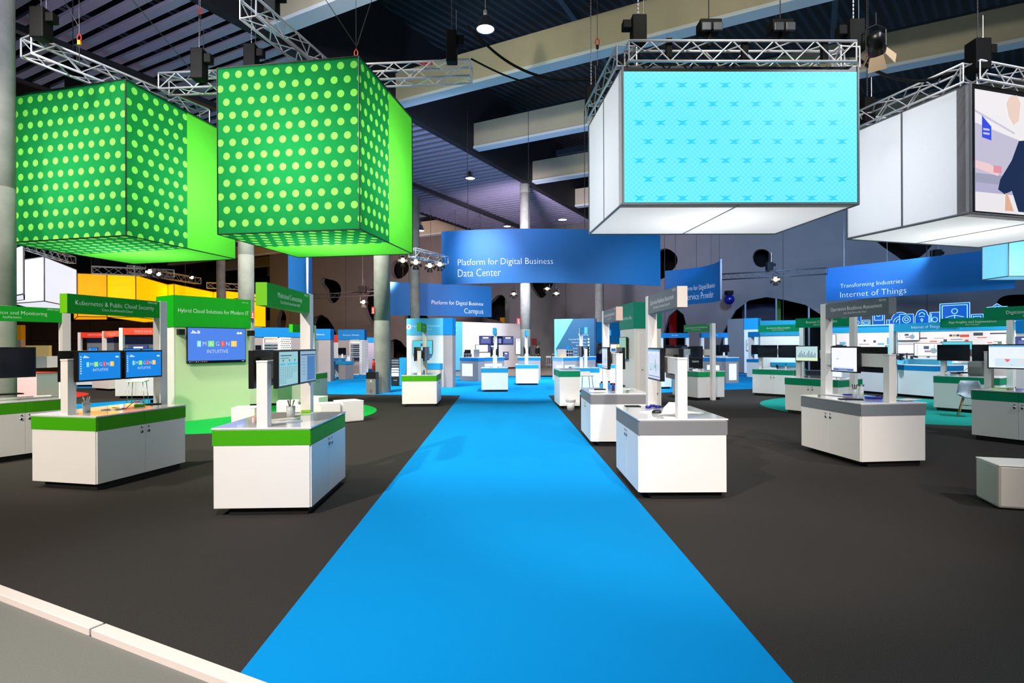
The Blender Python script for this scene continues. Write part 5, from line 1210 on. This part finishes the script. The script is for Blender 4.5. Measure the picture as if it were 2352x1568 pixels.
def perf_rack(px, D, label, rz=0, open_=True):
    p = xd_(px, D); t = thing('server_rack', label, 'server rack', (p[0], p[1], 0), rz)
    fr = MB()
    for x in (0, .56):
        for y in (0, .76): fr.box(x, x+.04, y, y+.04, 0, 2.0)
    fr.box(0, .6, 0, .8, 1.96, 2.0).box(0, .6, 0, .8, 0, .05).box(.58, .6, .04, .76, .05, 1.96).box(0, .6, .78, .8, .05, 1.96); fr.build('rack_frame', white, t)
    for i in range(7): MB().box(.05, .55, .03, .7, 1.0+i*.12, 1.07+i*.12).build('server', darkgrey if i % 2 else mat('silver_unit', (150, 160, 185), .4), t)
    MB().box(.06, .54, .05, .7, 1.8, 1.93).build('switch', _emi('rack_glow', (255, 235, 215), .9), t)
    d = MB().box(.62, 1.06, -.02, 0.0, .02, 1.98); d.use(white); d.mi = [0]*len(d.f); d.use(black)
    for j in range(24):
        for i in range(6): d.quad((.68+i*.062+(.03 if j % 2 else 0), -.0215, .1+j*.078), (1, 0, 0), UP, .034, .042)
    d.build('perforated_door', None, t); return t
perf_rack(803, 32.5, 'open white server rack with perforated door beside the blue booth, left of the column')
perf_rack(604, 21.5, 'white server rack with perforated door seen above the left kiosk monitor')
p = xd_(898, 23.4); t = thing('equipment_rack', 'low black equipment rack with white units and blue side right of the column', 'server rack', (p[0], p[1], 0))
MB().box(0, .34, 0, .6, .04, 1.14).build('cabinet', black, t); MB().box(.34, .62, 0, .62, .02, 1.16).build('side_cover', blue, t)
for i, (z, k) in enumerate(((1.02, 0), (.92, 0), (.8, 0), (.68, 1), (.58, 1), (.48, 1), (.4, 1))): MB().box(.02, .32, -.012, 0, z, z+.07).build('rack_unit', white if k else darkgrey, t)
for x in (.03, .28): MB().tube((x, .05, .0), (x, .05, .05), .025, 8).build('caster', matblack, t)
m = MB().use(letter).text('cisco', .08, (.17, -.004, .22), (1, 0, 0), UP, 'C').build('logo_lettering', None, t)
# recycling bin
p = xd_(850.5, 20.1); t = thing('recycling_bin', 'grey recycling bin with black rim standing before the large column', 'bin', (p[0]+.03, p[1]-.72, 0), -.12)
MB().box(0, .34, 0, .3, 0, .53).build('bin_body', grey, t, .004); MB().box(0, .34, 0, .015, .53, .75).box(0, .34, .285, .3, .53, .75).box(0, .015, .015, .285, .53, .75).box(.325, .34, .015, .285, .53, .75).box(.015, .325, .015, .285, .53, .56).build('rim', black, t)
m = MB().use(black)
for k in range(3):
    a0 = math.radians(90+120*k); a1 = math.radians(90+120*(k+1)-35); m.tube((.17+.05*math.cos(a0), -.003, .12+.05*math.sin(a0)), (.17+.05*math.cos(a1), -.003, .12+.05*math.sin(a1)), .006, 4)
m.use(letter).text('Please Recycle', .035, (.17, -.003, .4), (1, 0, 0), UP, 'C').disc((.17, -.003, .46), (1, 0, 0), UP, .025, 10); m.build('printed_symbols', None, t)
# ================================================================ seats
def pouf(x, y, rz, label, s=.45, h=.44):
    b = MB().box(-s/2, s/2, -s/2, s/2, .012, h).build('seat_cushion', fabric, None, .025); t = thing('pouf', label, 'pouf', (x, y, 0), rz, None); b.parent = t
    e = MB(); k = s/2-.006
    e.path([Vector(v) for v in ((-k, -k, h-.008), (k, -k, h-.008), (k, k, h-.008), (-k, k, h-.008), (-k, -k, h-.008))], .008, 6)
    e.build('piping', fabric, t); MB().box(-s/2+.03, s/2-.03, -s/2+.03, s/2-.03, 0, .013).build('base', toe, t)
    return t
pouf(-5.35, 11.45, .15, 'white cube pouf leftmost by the pale green wall'); pouf(-5.0, 12.7, .3, 'white cube pouf behind the short post of the nearest left kiosk')
pouf(-4.75, 13.7, -.2, 'white cube pouf furthest back on the round green carpet'); pouf(-4.45, 11.6, .2, 'white cube pouf just behind the nearest left counter top')
pouf(-3.95, 12.15, .6, 'white cube pouf between the tall post and the rightmost pouf'); pouf(-3.6, 12.52, .68, 'white cube pouf standing alone at the right edge of the green carpet', .5, .46)
q0 = G(2293, 1169.5); q1 = G(2244, 1144); u_ = (q1-q0).normalized(); v_ = Vector((u_.y, -u_.x, 0)); v_ = v_ if v_.x > 0 else -v_
c = q0+u_*.23+v_*.23; pouf(c.x, c.y, math.atan2(v_.y, v_.x), 'white cube pouf in the right foreground cut by the picture edge', .46, .44)
def stool(x, y, rz, label, h=.75, m=steel, low=False):
    t = thing('bar_stool', label, 'stool', (x, y, 0), rz); s = .2
    st = MB(); st.box(-.2, .2, -.19, .19, h-.03, h); st.box(-.2, .2, .16, .19, h, h+.1); st.build('seat', white, t, .012)
    for a in (-1, 1):
        for b in (-1, 1): MB().tube((a*.15, b*.14, h-.03), (a*.21, b*.2, 0), .009, 8).build('leg', m, t)
    MB().path([Vector(v) for v in ((-.19, -.18, .25), (.19, -.18, .25), (.19, .18, .25), (-.19, .18, .25), (-.19, -.18, .25))], .008, 6).build('footrest', m, t)
    return t
p = xd_(336, 14.9); stool(p[0]+.1, 14.4, .3, 'white bar stool with thin metal legs by the pale counter at the left', .8)
p = xd_(1345, 17.3); stool(p[0], p[1], .2, 'white bar stool with thin dark legs behind the second grey kiosk', .74, black)
p = xd_(1262, 41); stool(p[0], p[1], 2.6, 'white bar stool far away at the end of the aisle', .78, white)
# moulded chair
t = thing('moulded_chair', 'grey moulded shell chair with wooden legs between the right-hand kiosks', 'chair', (10.3, 12.8, .0055), -.6)
b = MB(); b.smooth = True; n = 10; vs = []; prof = [(-.2, .44), (-.1, .425), (.05, .43), (.15, .46), (.2, .56), (.225, .7), (.24, .8)]
wd = [.19, .215, .225, .225, .215, .2, .16]
for (yy, zz), w_ in zip(prof, wd):
    for i in range(n+1):
        a = -1+2*i/n; cu = abs(a)**2.4
        vs.append((a*w_, yy-cu*(.09 if zz > .5 else 0), zz+cu*(.07 if zz < .5 else .0)))
fs = [(r*(n+1)+i, r*(n+1)+i+1, (r+1)*(n+1)+i+1, (r+1)*(n+1)+i) for r in range(len(prof)-1) for i in range(n)]
b.add(vs, fs); o = b.build('shell', mat('chair_grey', (135, 148, 158), .45), t); so = o.modifiers.new('s', 'SOLIDIFY'); so.thickness = .012
wood = mat('beech_wood', (190, 140, 95), .5)
for a in (-1, 1):
    for c_ in (-1, 1): MB().tube((a*.12, c_*.1, .42), (a*.22, c_*.22, 0), .016, 8, .01).build('leg', wood, t)
MB().tube((-.16, -.15, .25), (.16, .15, .25), .005, 5).tube((.16, -.15, .25), (-.16, .15, .25), .005, 5).build('cross_brace', black, t)
# waste baskets
def basket(x, y, label, m=None, h=.27, r=.12, liner=True):
    t = thing('waste_basket', label, 'waste basket', (x, y, 0)); MB().lathe([(0, .004), (r*.72, 0), (r, h), (r-.008, h), (r*.68, .012), (0, .012)], n=24).build('basket_body', m or white, t)
    if liner: MB().lathe([(r+.004, h-.05), (r+.008, h), (r+.002, h+.006), (r-.012, h-.02), (r-.02, h-.1)], n=24).build('bin_liner', mat('plastic_liner', (170, 175, 175), .25), t)
g = G(1311, 942); basket(g.x, g.y, 'white waste basket with plastic liner before the plain green banded counter')
g = G(1996, 893); basket(g.x, g.y, 'small white waste basket seen behind the slate grey kiosk', liner=False, r=.14)
g = G(773, 871); basket(g.x, g.y-.3, 'translucent pale blue waste basket under the blue edged desk', mat('blue_plastic', (130, 175, 195), .3), .28, .13, False)
# signs on columns and wall
def plate(px, py, D, w_, h_, m, label, glyph=None, cat='safety sign', back=.02):
    p = P(px, py, D); t = thing('safety_sign', label, cat, p); s = MB().use(m).box(-w_/2, w_/2, -.01, .01, -h_/2, h_/2)
    s.use(letter).quad((-w_*.38, -.012, -h_*.4), (1, 0, 0), UP, w_*.76, h_*.06).quad((-w_*.12, -.012, -h_*.2), (1, 0, 0), UP, w_*.24, h_*.5)
    s.build('plate', None, t); return t
reds = mat('fire_red', (200, 40, 35), .5)
plate(857, 712.5, 19.95, .1, .24, reds, 'small red fire safety sign on the left side of the large column')
plate(580.5, 723.5, 21.33, .12, .24, reds, 'small red fire safety sign on the column right of the green header')
plate(1191, 737, 31.7, .2, .3, reds, 'small red fire sign on the column above the dashboards wall')
k0, z0 = onwall(1228, 784.5); pq = pw(k0, -.05, z0); t = thing('safety_sign', 'red safety sign board on the far grey wall beside the person', 'safety sign', pq, math.atan2(SD.y, SD.x)); MB().box(-.22, .22, -.01, .01, -.24, .24).build('plate', mat('dull_red', (130, 35, 45), .5), t)
k0, z0 = onwall(1238.5, 787); pq = pw(k0, -.05, z0); t = thing('safety_sign', 'small green exit sign on the far grey wall beside the red board', 'safety sign', pq, math.atan2(SD.y, SD.x)); MB().box(-.09, .09, -.01, .01, -.12, .12).build('plate', mat('dull_green', (20, 110, 60), .5), t)
p = xd_(857.5, 19.98); t = thing('fire_extinguisher', 'red fire extinguisher by the left side of the large column', 'fire extinguisher', (p[0], 19.98, .78)); MB().lathe([(0, 0), (.05, 0), (.05, .3), (.03, .35), (0, .36)], n=14).build('cylinder', reds, t); MB().box(-.02, .03, -.012, .012, .36, .41).build('valve', black, t)
# person in dark clothes
def person(x, y, rz, label):
    t = thing('person', label, 'person', (x, y, 0), rz)
    def skin(name, V, E_, R, m, root=0, sub=2):
        me = bpy.data.meshes.new(name); me.from_pydata(V, E_, []); me.materials.append(m); o = bpy.data.objects.new(name, me); COL.objects.link(o)
        s = o.modifiers.new('skin', 'SKIN')
        for i, r in enumerate(R): me.skin_vertices[0].data[i].radius = (r if isinstance(r, tuple) else (r, r))
        me.skin_vertices[0].data[root].use_root = True; u = o.modifiers.new('s', 'SUBSURF'); u.levels = u.render_levels = sub; o.parent = t; return o
    V = [(0, 0, .95), (0, 0, 1.15), (0, 0.01, 1.36), (0, 0, 1.47), (0, -.01, 1.55), (0, -.02, 1.66), (-.17, .0, 1.4), (-.22, .02, 1.15), (-.17, -.12, 1.02), (-.1, -.22, 1.06), (.17, 0, 1.4), (.22, .03, 1.15), (.2, -.05, .92), (.19, -.08, .84), (-.09, 0, .88), (-.1, -.01, .5), (-.1, .02, .09), (-.1, -.12, .04), (.09, 0, .88), (.1, -.03, .5), (.1, .02, .09), (.1, -.12, .04)]
    E_ = [(0, 1), (1, 2), (2, 3), (3, 4), (4, 5), (2, 6), (6, 7), (7, 8), (8, 9), (2, 10), (10, 11), (11, 12), (12, 13), (0, 14), (14, 15), (15, 16), (16, 17), (0, 18), (18, 19), (19, 20), (20, 21)]
    R = [(.15, .1), (.14, .1), (.17, .11), .055, .075, .07, .06, .045, .035, .03, .06, .045, .035, .03, .085, .06, .045, .04, .085, .06, .045, .04]
    cl = mat('dark_clothing', (22, 22, 28), .8)
    skin('body', V, E_, R, mat('skin_tone', (190, 140, 115), .6))
    skin('jacket', [(0, 0, .93), (0, 0, 1.15), (0, .01, 1.37), (0, 0, 1.45), (-.18, 0, 1.41), (-.23, .02, 1.15), (-.18, -.12, 1.02), (.18, 0, 1.41), (.23, .03, 1.15), (.21, -.05, .93)], [(0, 1), (1, 2), (2, 3), (2, 4), (4, 5), (5, 6), (2, 7), (7, 8), (8, 9)], [(.175, .125), (.165, .125), (.185, .13), .075, .075, .06, .05, .075, .06, .05], cl)
    skin('trousers', [(0, 0, .93), (-.09, 0, .86), (-.1, -.01, .5), (-.1, .02, .1), (.09, 0, .86), (.1, -.03, .5), (.1, .02, .1)], [(0, 1), (1, 2), (2, 3), (0, 4), (4, 5), (5, 6)], [(.16, .12), .1, .075, .06, .1, .075, .06], cl)
    skin('hair', [(0, .03, 1.5), (0, .03, 1.62), (0, .0, 1.7)], [(0, 1), (1, 2)], [.06, .085, .075], mat('dark_hair', (18, 14, 14), .7))
p = xd_(1234.5, 39); person(p[0], p[1], .9, 'person in dark clothes standing behind the far counter at the aisle end')
p = xd_(1269, 41.5); t = thing('high_table', 'small white high table beside the far bar stool', 'table', (p[0]+.35, p[1], 0)); MB().box(-.4, .4, -.3, .3, .98, 1.02).build('table_top', white, t); MB().box(-.03, .03, -.03, .03, .02, .98).build('stem', white, t); MB().box(-.25, .25, -.2, .2, 0, .02).build('foot', white, t)
# ================================================================ small things on the counters
ZT = .8635
def at(px, py, z=ZT): g = G(px, py, z); return g
navyc = mat('royal_blue_plastic', (12, 20, 140), .35); lime_er = mat('lime_eraser', (130, 200, 20), .5); paperm = mat('paper_white', (238, 238, 240), .8)
def pen_cup(p, label, pens, h=.1, r=.035, clear=True):
    t = thing('pen_cup', label, 'pen cup', p)
    m = mat('frosted_plastic', (200, 208, 212), .2)
    MB().lathe([(0, .003), (r*.85, 0), (r, h), (r-.003, h), (r*.8, .006), (0, .006)], n=18).build('cup', m, t)
    for i, (c, cap) in enumerate(pens):
        a = i*2.1; q0 = Vector((.012*math.cos(a+3), .012*math.sin(a+3), .01)); q1 = Vector((.03*math.cos(a), .03*math.sin(a), h+.04)); d = (q1-q0).normalized()
        pn = MB().tube(q0, q1, .0065, 8).build('pen', mat('pen_%02x%02x%02x' % c, c, .4), t); MB().tube(q1, q1+d*.03, .0075, 8).build('cap', mat('pen_%02x%02x%02x' % cap, cap, .4), pn)
    return t
def slabthing(name, p, w_, d, h, rz, m, label, cat, bev=.002):
    return tag(MB().box(-w_/2, w_/2, -d/2, d/2, 0, h).build(name, m, None, bev), label, cat, loc=p, rz=rz)
def mouse(p, rz, label):
    t = thing('computer_mouse', label, 'computer mouse', p, rz); b = MB(); b.smooth = True
    n = 12; rings = [(.0, .03, .055), (.012, .031, .057), (.026, .026, .048), (.034, .014, .028)]
    vs = [(rx*math.cos(2*PI*i/n), ry*math.sin(2*PI*i/n)-(.004 if z > .02 else 0), z) for z, rx, ry in rings for i in range(n)]
    fs = [(r*n+i, r*n+(i+1) % n, (r+1)*n+(i+1) % n, (r+1)*n+i) for r in range(3) for i in range(n)]+[tuple(range(3*n, 4*n)), tuple(range(n-1, -1, -1))]
    b.add(vs, fs).build('shell', mat('mouse_black', (24, 24, 26), .35), t); MB().tube((-.004, .03, .03), (.004, .03, .03), .007, 8).build('wheel', darkgrey, t)
# K1
W2 = ((240, 240, 240), (240, 240, 240)); DK = ((30, 30, 40), (20, 20, 30))
pen_cup(at(199, 946), 'clear cup of white markers on the left kiosk with two blue screens', [W2, W2, W2, ((235, 235, 235), (30, 30, 40)), ((235, 235, 235), (200, 50, 40))], .12, .045)
slabthing('tablet_stand', at(352, 928), .2, .12, .008, .5, matblack, 'flat black stand base near the tall post of the two-screen kiosk', 'tablet stand')
slabthing('presenter_box', at(353, 925), .08, .05, .045, .5, matblack, 'small black box beside the flat black stand on the two-screen kiosk', 'box', .004)
slabthing('whiteboard_eraser', at(321, 933), .12, .055, .03, .4, lime_er, 'lime green eraser on the kiosk with two blue screens', 'eraser', .006)
tag(MB().path([at(258, 937)+UP*.008, at(290, 939)+UP*.006, at(302, 932)+UP*.03, at(312, 926)+UP*.05, at(325, 925)+UP*.045, at(332, 932)+UP*.02], .005, 6).build('presentation_cable', mat('dark_red_cord', (70, 20, 22), .5)), 'thin dark red cord looped over the lime eraser', 'cord')
slabthing('red_loupe', at(316, 929)+UP*.032, .07, .03, .018, .4, mat('clear_red', (190, 20, 25), .3), 'small red plastic piece lying on the lime eraser', 'red plastic piece', .006)
slabthing('clear_tray', at(258, 940), .22, .1, .012, .35, mat('clear_acrylic', (214, 214, 214), .1), 'clear acrylic tray on the kiosk with two blue screens', 'tray')
# K2
pen_cup(at(668, 957), 'clear cup of mixed markers on the nearest left kiosk', [((200, 200, 205), (20, 120, 50)), W2, DK, W2, ((60, 60, 66), (30, 30, 34)), DK], .12, .05)
slabthing('whiteboard_eraser', at(703, 947), .11, .05, .03, .2, lime_er, 'lime green eraser beside the tall post of the nearest left kiosk', 'eraser', .006)
slabthing('brochure', at(645, 963), .3, .14, .004, .75, paperm, 'white folded brochure left of the marker cup on the nearest left kiosk', 'brochure')
slabthing('brochure', at(655, 968), .34, .1, .003, .35, paperm, 'white flat brochure in front of the marker cup on the nearest left kiosk', 'brochure')
slabthing('brochure', at(678, 951), .13, .05, .006, .3, paperm, 'small white leaflet behind the marker cup on the nearest left kiosk', 'brochure')
# K3
slabthing('tablet', at(1453, 933), .19, .14, .008, 0, matblack, 'black tablet on the left corner of the nearest right kiosk', 'tablet')
for i, (px, py) in enumerate(((1489, 937), (1499, 934), (1511, 936))):
    tag(MB().lathe([(.022, 0), (.036, 0), (.036, .028), (.022, .028), (.022, 0)], n=20).build('tape_roll', navyc), ('left', 'middle', 'right')[i]+' of three dark blue tape rolls on the nearest right kiosk', 'tape roll', 'blue tape rolls', loc=at(px, py))
pen_cup(at(1504, 930), 'cup of dark markers behind the blue tape rolls on the nearest right kiosk', [DK, DK, ((180, 60, 50), (200, 60, 60))], .09, .03)
slabthing('mouse_mat', at(1496, 946), .2, .17, .005, .5, paperm, 'white pad under the black mouse on the nearest right kiosk', 'mouse pad')
mouse(at(1508, 949)+UP*.005, 1.1, 'black computer mouse on the white pad of the nearest right kiosk')
def sheets(p, rz, label, n=5, w_=.21, l=.3, curl=.05):
    t = thing('paper_stack', label, 'papers', p, rz)
    for k in range(n):
        b = MB(); vs = []; m_ = 8; o = .012*k
        for i in range(m_+1):
            s_ = i/m_
            for j in (0, 1): vs.append((-w_/2+j*w_+o, -l/2+s_*l+o*.6, .002+.0025*k+curl*max(0, s_-.45)**2*(1+.2*k)))
        b.add(vs, [(2*i, 2*i+1, 2*i+3, 2*i+2) for i in range(m_)]); b.build('sheet', paperm, t)
    return t
sheets(at(1538, 951), -.5, 'curled white printed sheets by the short post of the nearest right kiosk', 5, .2, .28, .2)
sheets(at(1588, 949), .9, 'white printed sheets right of the short post of the nearest right kiosk', 3, .18, .24, .05)
slabthing('folder', at(1520, 934), .2, .12, .01, -.2, mat('black_folder', (20, 22, 30), .4), 'dark folder behind the curled sheets on the nearest right kiosk', 'folder')
# K4
pen_cup(at(1963, 912), 'clear cup holding thick dark markers on the slate grey kiosk', [((70, 50, 60), (30, 30, 36)), ((60, 70, 110), (30, 40, 90)), DK], .12, .035)
pen_cup(at(1978, 914), 'cup of blue and red capped pens on the slate grey kiosk', [((225, 225, 230), (20, 40, 160)), ((225, 225, 230), (170, 30, 40)), W2, W2], .13, .035)
slabthing('marker_box', at(1948, 909), .13, .07, .03, .1, navyc, 'dark blue box left of the pen cups on the slate grey kiosk', 'box', .004)
slabthing('marker_box', at(2006, 916), .2, .1, .035, -.2, navyc, 'dark blue tray box left of the short post of the slate grey kiosk', 'box', .006)
slabthing('tablet', at(1954, 917), .3, .13, .009, -.25, matblack, 'black tablet in front of the pen cups on the slate grey kiosk', 'tablet')
mouse(at(2021, 911), .8, 'dark computer mouse beside the blue tray box')
sheets(at(1921, 908), .2, 'white papers at the left end of the slate grey kiosk', 3, .22, .4, .0); sheets(at(2078, 918), -1.1, 'white papers right of the short post of the slate grey kiosk', 3, .2, .4, .0)
# K7
slabthing('notebook', at(1372, 897), .26, .18, .012, .1, paperm, 'white notebook under a black glove shape on the second grey kiosk', 'notebook')
slabthing('headset_case', at(1378, 897)+UP*.012, .2, .06, .02, .1, matblack, 'slim black case lying on the white notebook', 'case', .008)
slabthing('notebook', at(1432, 893), .2, .14, .01, .3, paperm, 'white notebook right of the short post of the second grey kiosk', 'notebook'); mouse(at(1431, 889)+UP*.01, .5, 'black computer mouse on the right notebook of the second grey kiosk')
for px, py, c, lab in ((1382, 893, (40, 150, 220), 'left of three small bottles on the second grey kiosk'), (1399, 892, (40, 140, 215), 'middle of three small bottles on the second grey kiosk, blue label'), (1408.5, 897, (60, 30, 120), 'right of three small bottles on the second grey kiosk, red cap')):
    t = thing('bottle', lab, 'bottle', at(px, py)); MB().lathe([(0, 0), (.024, 0), (.024, .09), (.012, .105), (.012, .115), (0, .115)], n=14).build('bottle_body', mat('bottle_%d' % px, c, .25), t); MB().tube((0, 0, .11), (0, 0, .135), .018, 12).build('cap', reds if px == 1408.5 else matblack, t)
# K15 / K16
t = thing('grey_appliance', 'grey boxy appliance with black handle on the App Insights kiosk', 'appliance', at(2244, 861), -.9); MB().box(-.16, .16, -.13, .13, 0, .34).build('housing', mat('appliance_grey', (150, 152, 148), .45), t, .025); MB().path([Vector((-.07, 0, .34)), Vector((-.05, 0, .375)), Vector((.05, 0, .375)), Vector((.07, 0, .34))], .012, 6).build('handle', black, t)
for i, (px, py) in enumerate(((2195, 858), (2212, 857))): tag(MB().lathe([(0, .02), (.1, .02), (.13, .045), (.13, .05), (.1, .026), (0, .026)], n=24).build('black_tray', matblack), ('round black tray nearer the plant cup', 'round black tray nearer the grey appliance')[i]+' on the App Insights kiosk', 'tray', loc=at(px, py)-UP*.02)
cable([at(2185, 862)+UP*.01, at(2200, 864)+UP*.01, at(2215, 858)+UP*.08, at(2226, 845)+UP*.03], 'thin black cord on the App Insights kiosk', .005)
slabthing('cable_tie', at(2203, 856)+UP*.006, .08, .015, .012, .8, mat('yellow_plastic', (235, 190, 20), .4), 'small yellow plastic piece on the round black tray', 'plastic piece', .002)
def sprout(p, label, h=.14):
    t = thing('potted_plant', label, 'potted plant', p); MB().lathe([(0, .003), (.025, 0), (.03, .07), (.027, .07), (.02, .006), (0, .006)], n=14).build('pot', white, t)
    b = MB()
    for i in range(7):
        a = i*2.4; d = Vector((math.cos(a), math.sin(a), 0)); q = Vector((0, 0, .05)); e = d*.035+UP*(h-.02*(i % 3)); s = Vector((-d.y, d.x, 0))*.008; m_ = d*.02+UP*(h*.6); b.add([q, m_-s, e, m_+s], [(0, 1, 2, 3)])
    b.build('leaves', mat('leaf_green', (60, 150, 50), .6), t)
sprout(at(2173, 861), 'tiny green plant in a white pot on the App Insights kiosk')
sprout(at(1805, 846)+UP*.0, 'tiny green plant on the Accelerate Data Insights kiosk', .2)
t = thing('remote_tray', 'lime green tray with papers at the left of the Digitizing kiosk', 'tray', at(2298, 893), -.9); MB().box(-.11, .11, -.07, .07, 0, .02).build('tray', lime_er, t, .006); MB().box(-.14, .1, -.1, .02, -.0, .006).build('paper', paperm, t)
slabthing('clear_block', at(2322, 894), .07, .05, .03, -.9, mat('cream_block', (230, 228, 200), .4), 'small cream block on the Digitizing kiosk', 'block')
# K12 small boxes
for i, px in enumerate((1594, 1600, 1607, 1615)):
    slabthing('parcel', at(px, 851), .07, .06, .05+.01*(i % 2), .3*i, mat('parcel_white', (225, 222, 220), .6), ('first', 'second', 'third', 'rightmost')[i]+' small white parcel from the left on the bright green kiosk', 'parcel')
b = MB()
for i in range(10): b.tube((random.uniform(-.12, .12), random.uniform(-.06, .06), random.uniform(.01, .09)), (random.uniform(-.12, .12), random.uniform(-.06, .06), random.uniform(.01, .09)), .008, 6)
tag(b.build('cable_tangle', mat('tangle_grey', (150, 152, 155), .4)), 'small tangle of pale cables at the left of the bright green kiosk', 'cables', kind='stuff', loc=at(1583, 850)-UP*.002)
# K13, K14
slabthing('white_box', at(1776, 847), .2, .1, .04, -.8, mat('gadget_white', (215, 218, 225), .4), 'white gadget on the front of the Accelerate kiosk', 'gadget', .01)
slabthing('black_gadget', at(1785, 846)+UP*.0, .07, .05, .12, -.8, black, 'little black gadget beside the white one on the Accelerate kiosk', 'gadget', .01)
slabthing('brochure', at(1925, 866), .35, .2, .006, -1, paperm, 'white brochures right of the post on the Business Critical kiosk', 'brochure')
# K0
slabthing('laptop_base', at(20, 906), .34, .24, .018, 1.0, matblack, 'flat black laptop at the left edge kiosk', 'laptop', .004)
slabthing('brochure', at(98, 909), .22, .13, .005, .6, paperm, 'white leaflet by the tall post of the left edge kiosk', 'brochure')
# K8
slabthing('brochure', at(1308, 846, 1.003), .28, .2, .004, .2, mat('grey_leaflet', (190, 192, 196), .6), 'grey leaflet on the plain green banded counter', 'brochure')
# K9
slabthing('phone_stand', at(974, 858), .04, .02, .1, 0, mat('blue_phone', (60, 90, 140), .3), 'small blue phone standing on the far left green kiosk', 'phone')
# devices before the dashboards wall
p = xd_(1078, 26.5); t = thing('cooling_unit', 'grey device with three round fans on the lit counter', 'device', (p[0], p[1]+.2, 1.1)); MB().box(-.28, .1, -.1, .1, 0, .17).build('housing', mat('device_grey', (110, 112, 120), .4), t)
for i in range(3): MB().tube((-.21+i*.12, -.105, .085), (-.21+i*.12, -.1, .085), .045, 14).build('fan', matblack, t)
p = xd_(1078, 26.7); t = thing('stacked_switches', 'stack of dark network switches above the three fan device', 'network switches', (p[0]-.09, p[1]+.2, 1.272)); MB().box(-.18, .14, -.1, .1, 0, .08).box(-.14, .14, -.1, .1, .1, .18).box(-.14, .14, -.08, .1, .08, .1).build('switch', black, t)
slabthing('grey_case', (xd_(1094, 26.5)[0], 26.7, 1.1), .24, .3, .36, 0, mat('case_grey2', (125, 126, 134), .45), 'grey equipment case right of the three fan device', 'equipment case')
slabthing('taupe_box', (xd_(1290.5, 26.9)[0], 27.1, 1.1), .42, .3, .36, 0, taupe, 'taupe box on the pale lit counter right of the aisle', 'box')
slabthing('yellow_light', (xd_(1291, 26.6)[0], 26.75, 1.1), .1, .08, .1, 0, _emi('yellow_glow', (250, 215, 60), 1), 'small glowing yellow lamp before the taupe box', 'lamp', .01)
t = thing('fan_unit', 'grey unit with six round black openings on the blue counter', 'device', (xd_(1309, 27)[0], 27.1, 1.1)); MB().box(-.17, .17, 0, .2, 0, .33).build('housing', mat('unit_grey', (112, 118, 130), .4), t)
for i in range(3):
    for j in range(2): MB().tube((-.11+i*.11, -.012, .09+j*.15), (-.11+i*.11, 0, .09+j*.15), .045, 14).build('opening', matblack, t)
slabthing('blue_carton', (xd_(1305, 27)[0], 27.2, 1.432), .13, .1, .2, 0, blue2, 'blue carton standing on the unit with six openings', 'carton')
slabthing('grey_case', (xd_(1680, 24.3)[0]-.4, 24.7, 1.1), .7, .3, .07, 0, mat('case_light', (165, 168, 178), .45), 'flat light grey case on the taupe counter with the tall lit panel', 'equipment case')
t = desk_screen((xd_(1660, 25)[0], 24.85), .44, .32, 0, 'off', 'black monitor on the taupe counter right of the white post', 1.1)
slabthing('black_monitor_base', (xd_(1120, 27)[0], 27.2, 1.1), .2, .12, .14, 0, white, 'small white box on the counter right of the fan device', 'box')
# blue wall lamp and small dark wall speaker by the banner
k0, z0 = onwall(1680, 690); q = pw(k0, -1.1, z0); t = thing('wall_lamp', 'round dark blue wall lamp on a black bracket right of the provider banner', 'wall lamp', q)
MB().lathe([(0, -.33)]+[(.33*math.cos(math.radians(a)), .33*math.sin(math.radians(a))) for a in range(-75, 90, 15)]+[(0, .33)], n=20).build('globe', mat('blue_globe', (16, 20, 110), .25), t); MB().box(-.2, .2, -.2, .3, .3, .55).build('bracket', matblack, t); MB().tube((0, 0, .4), (-TD.x*-1.1, TD.y*1.1, .4), .04, 6).build('arm', black, t)
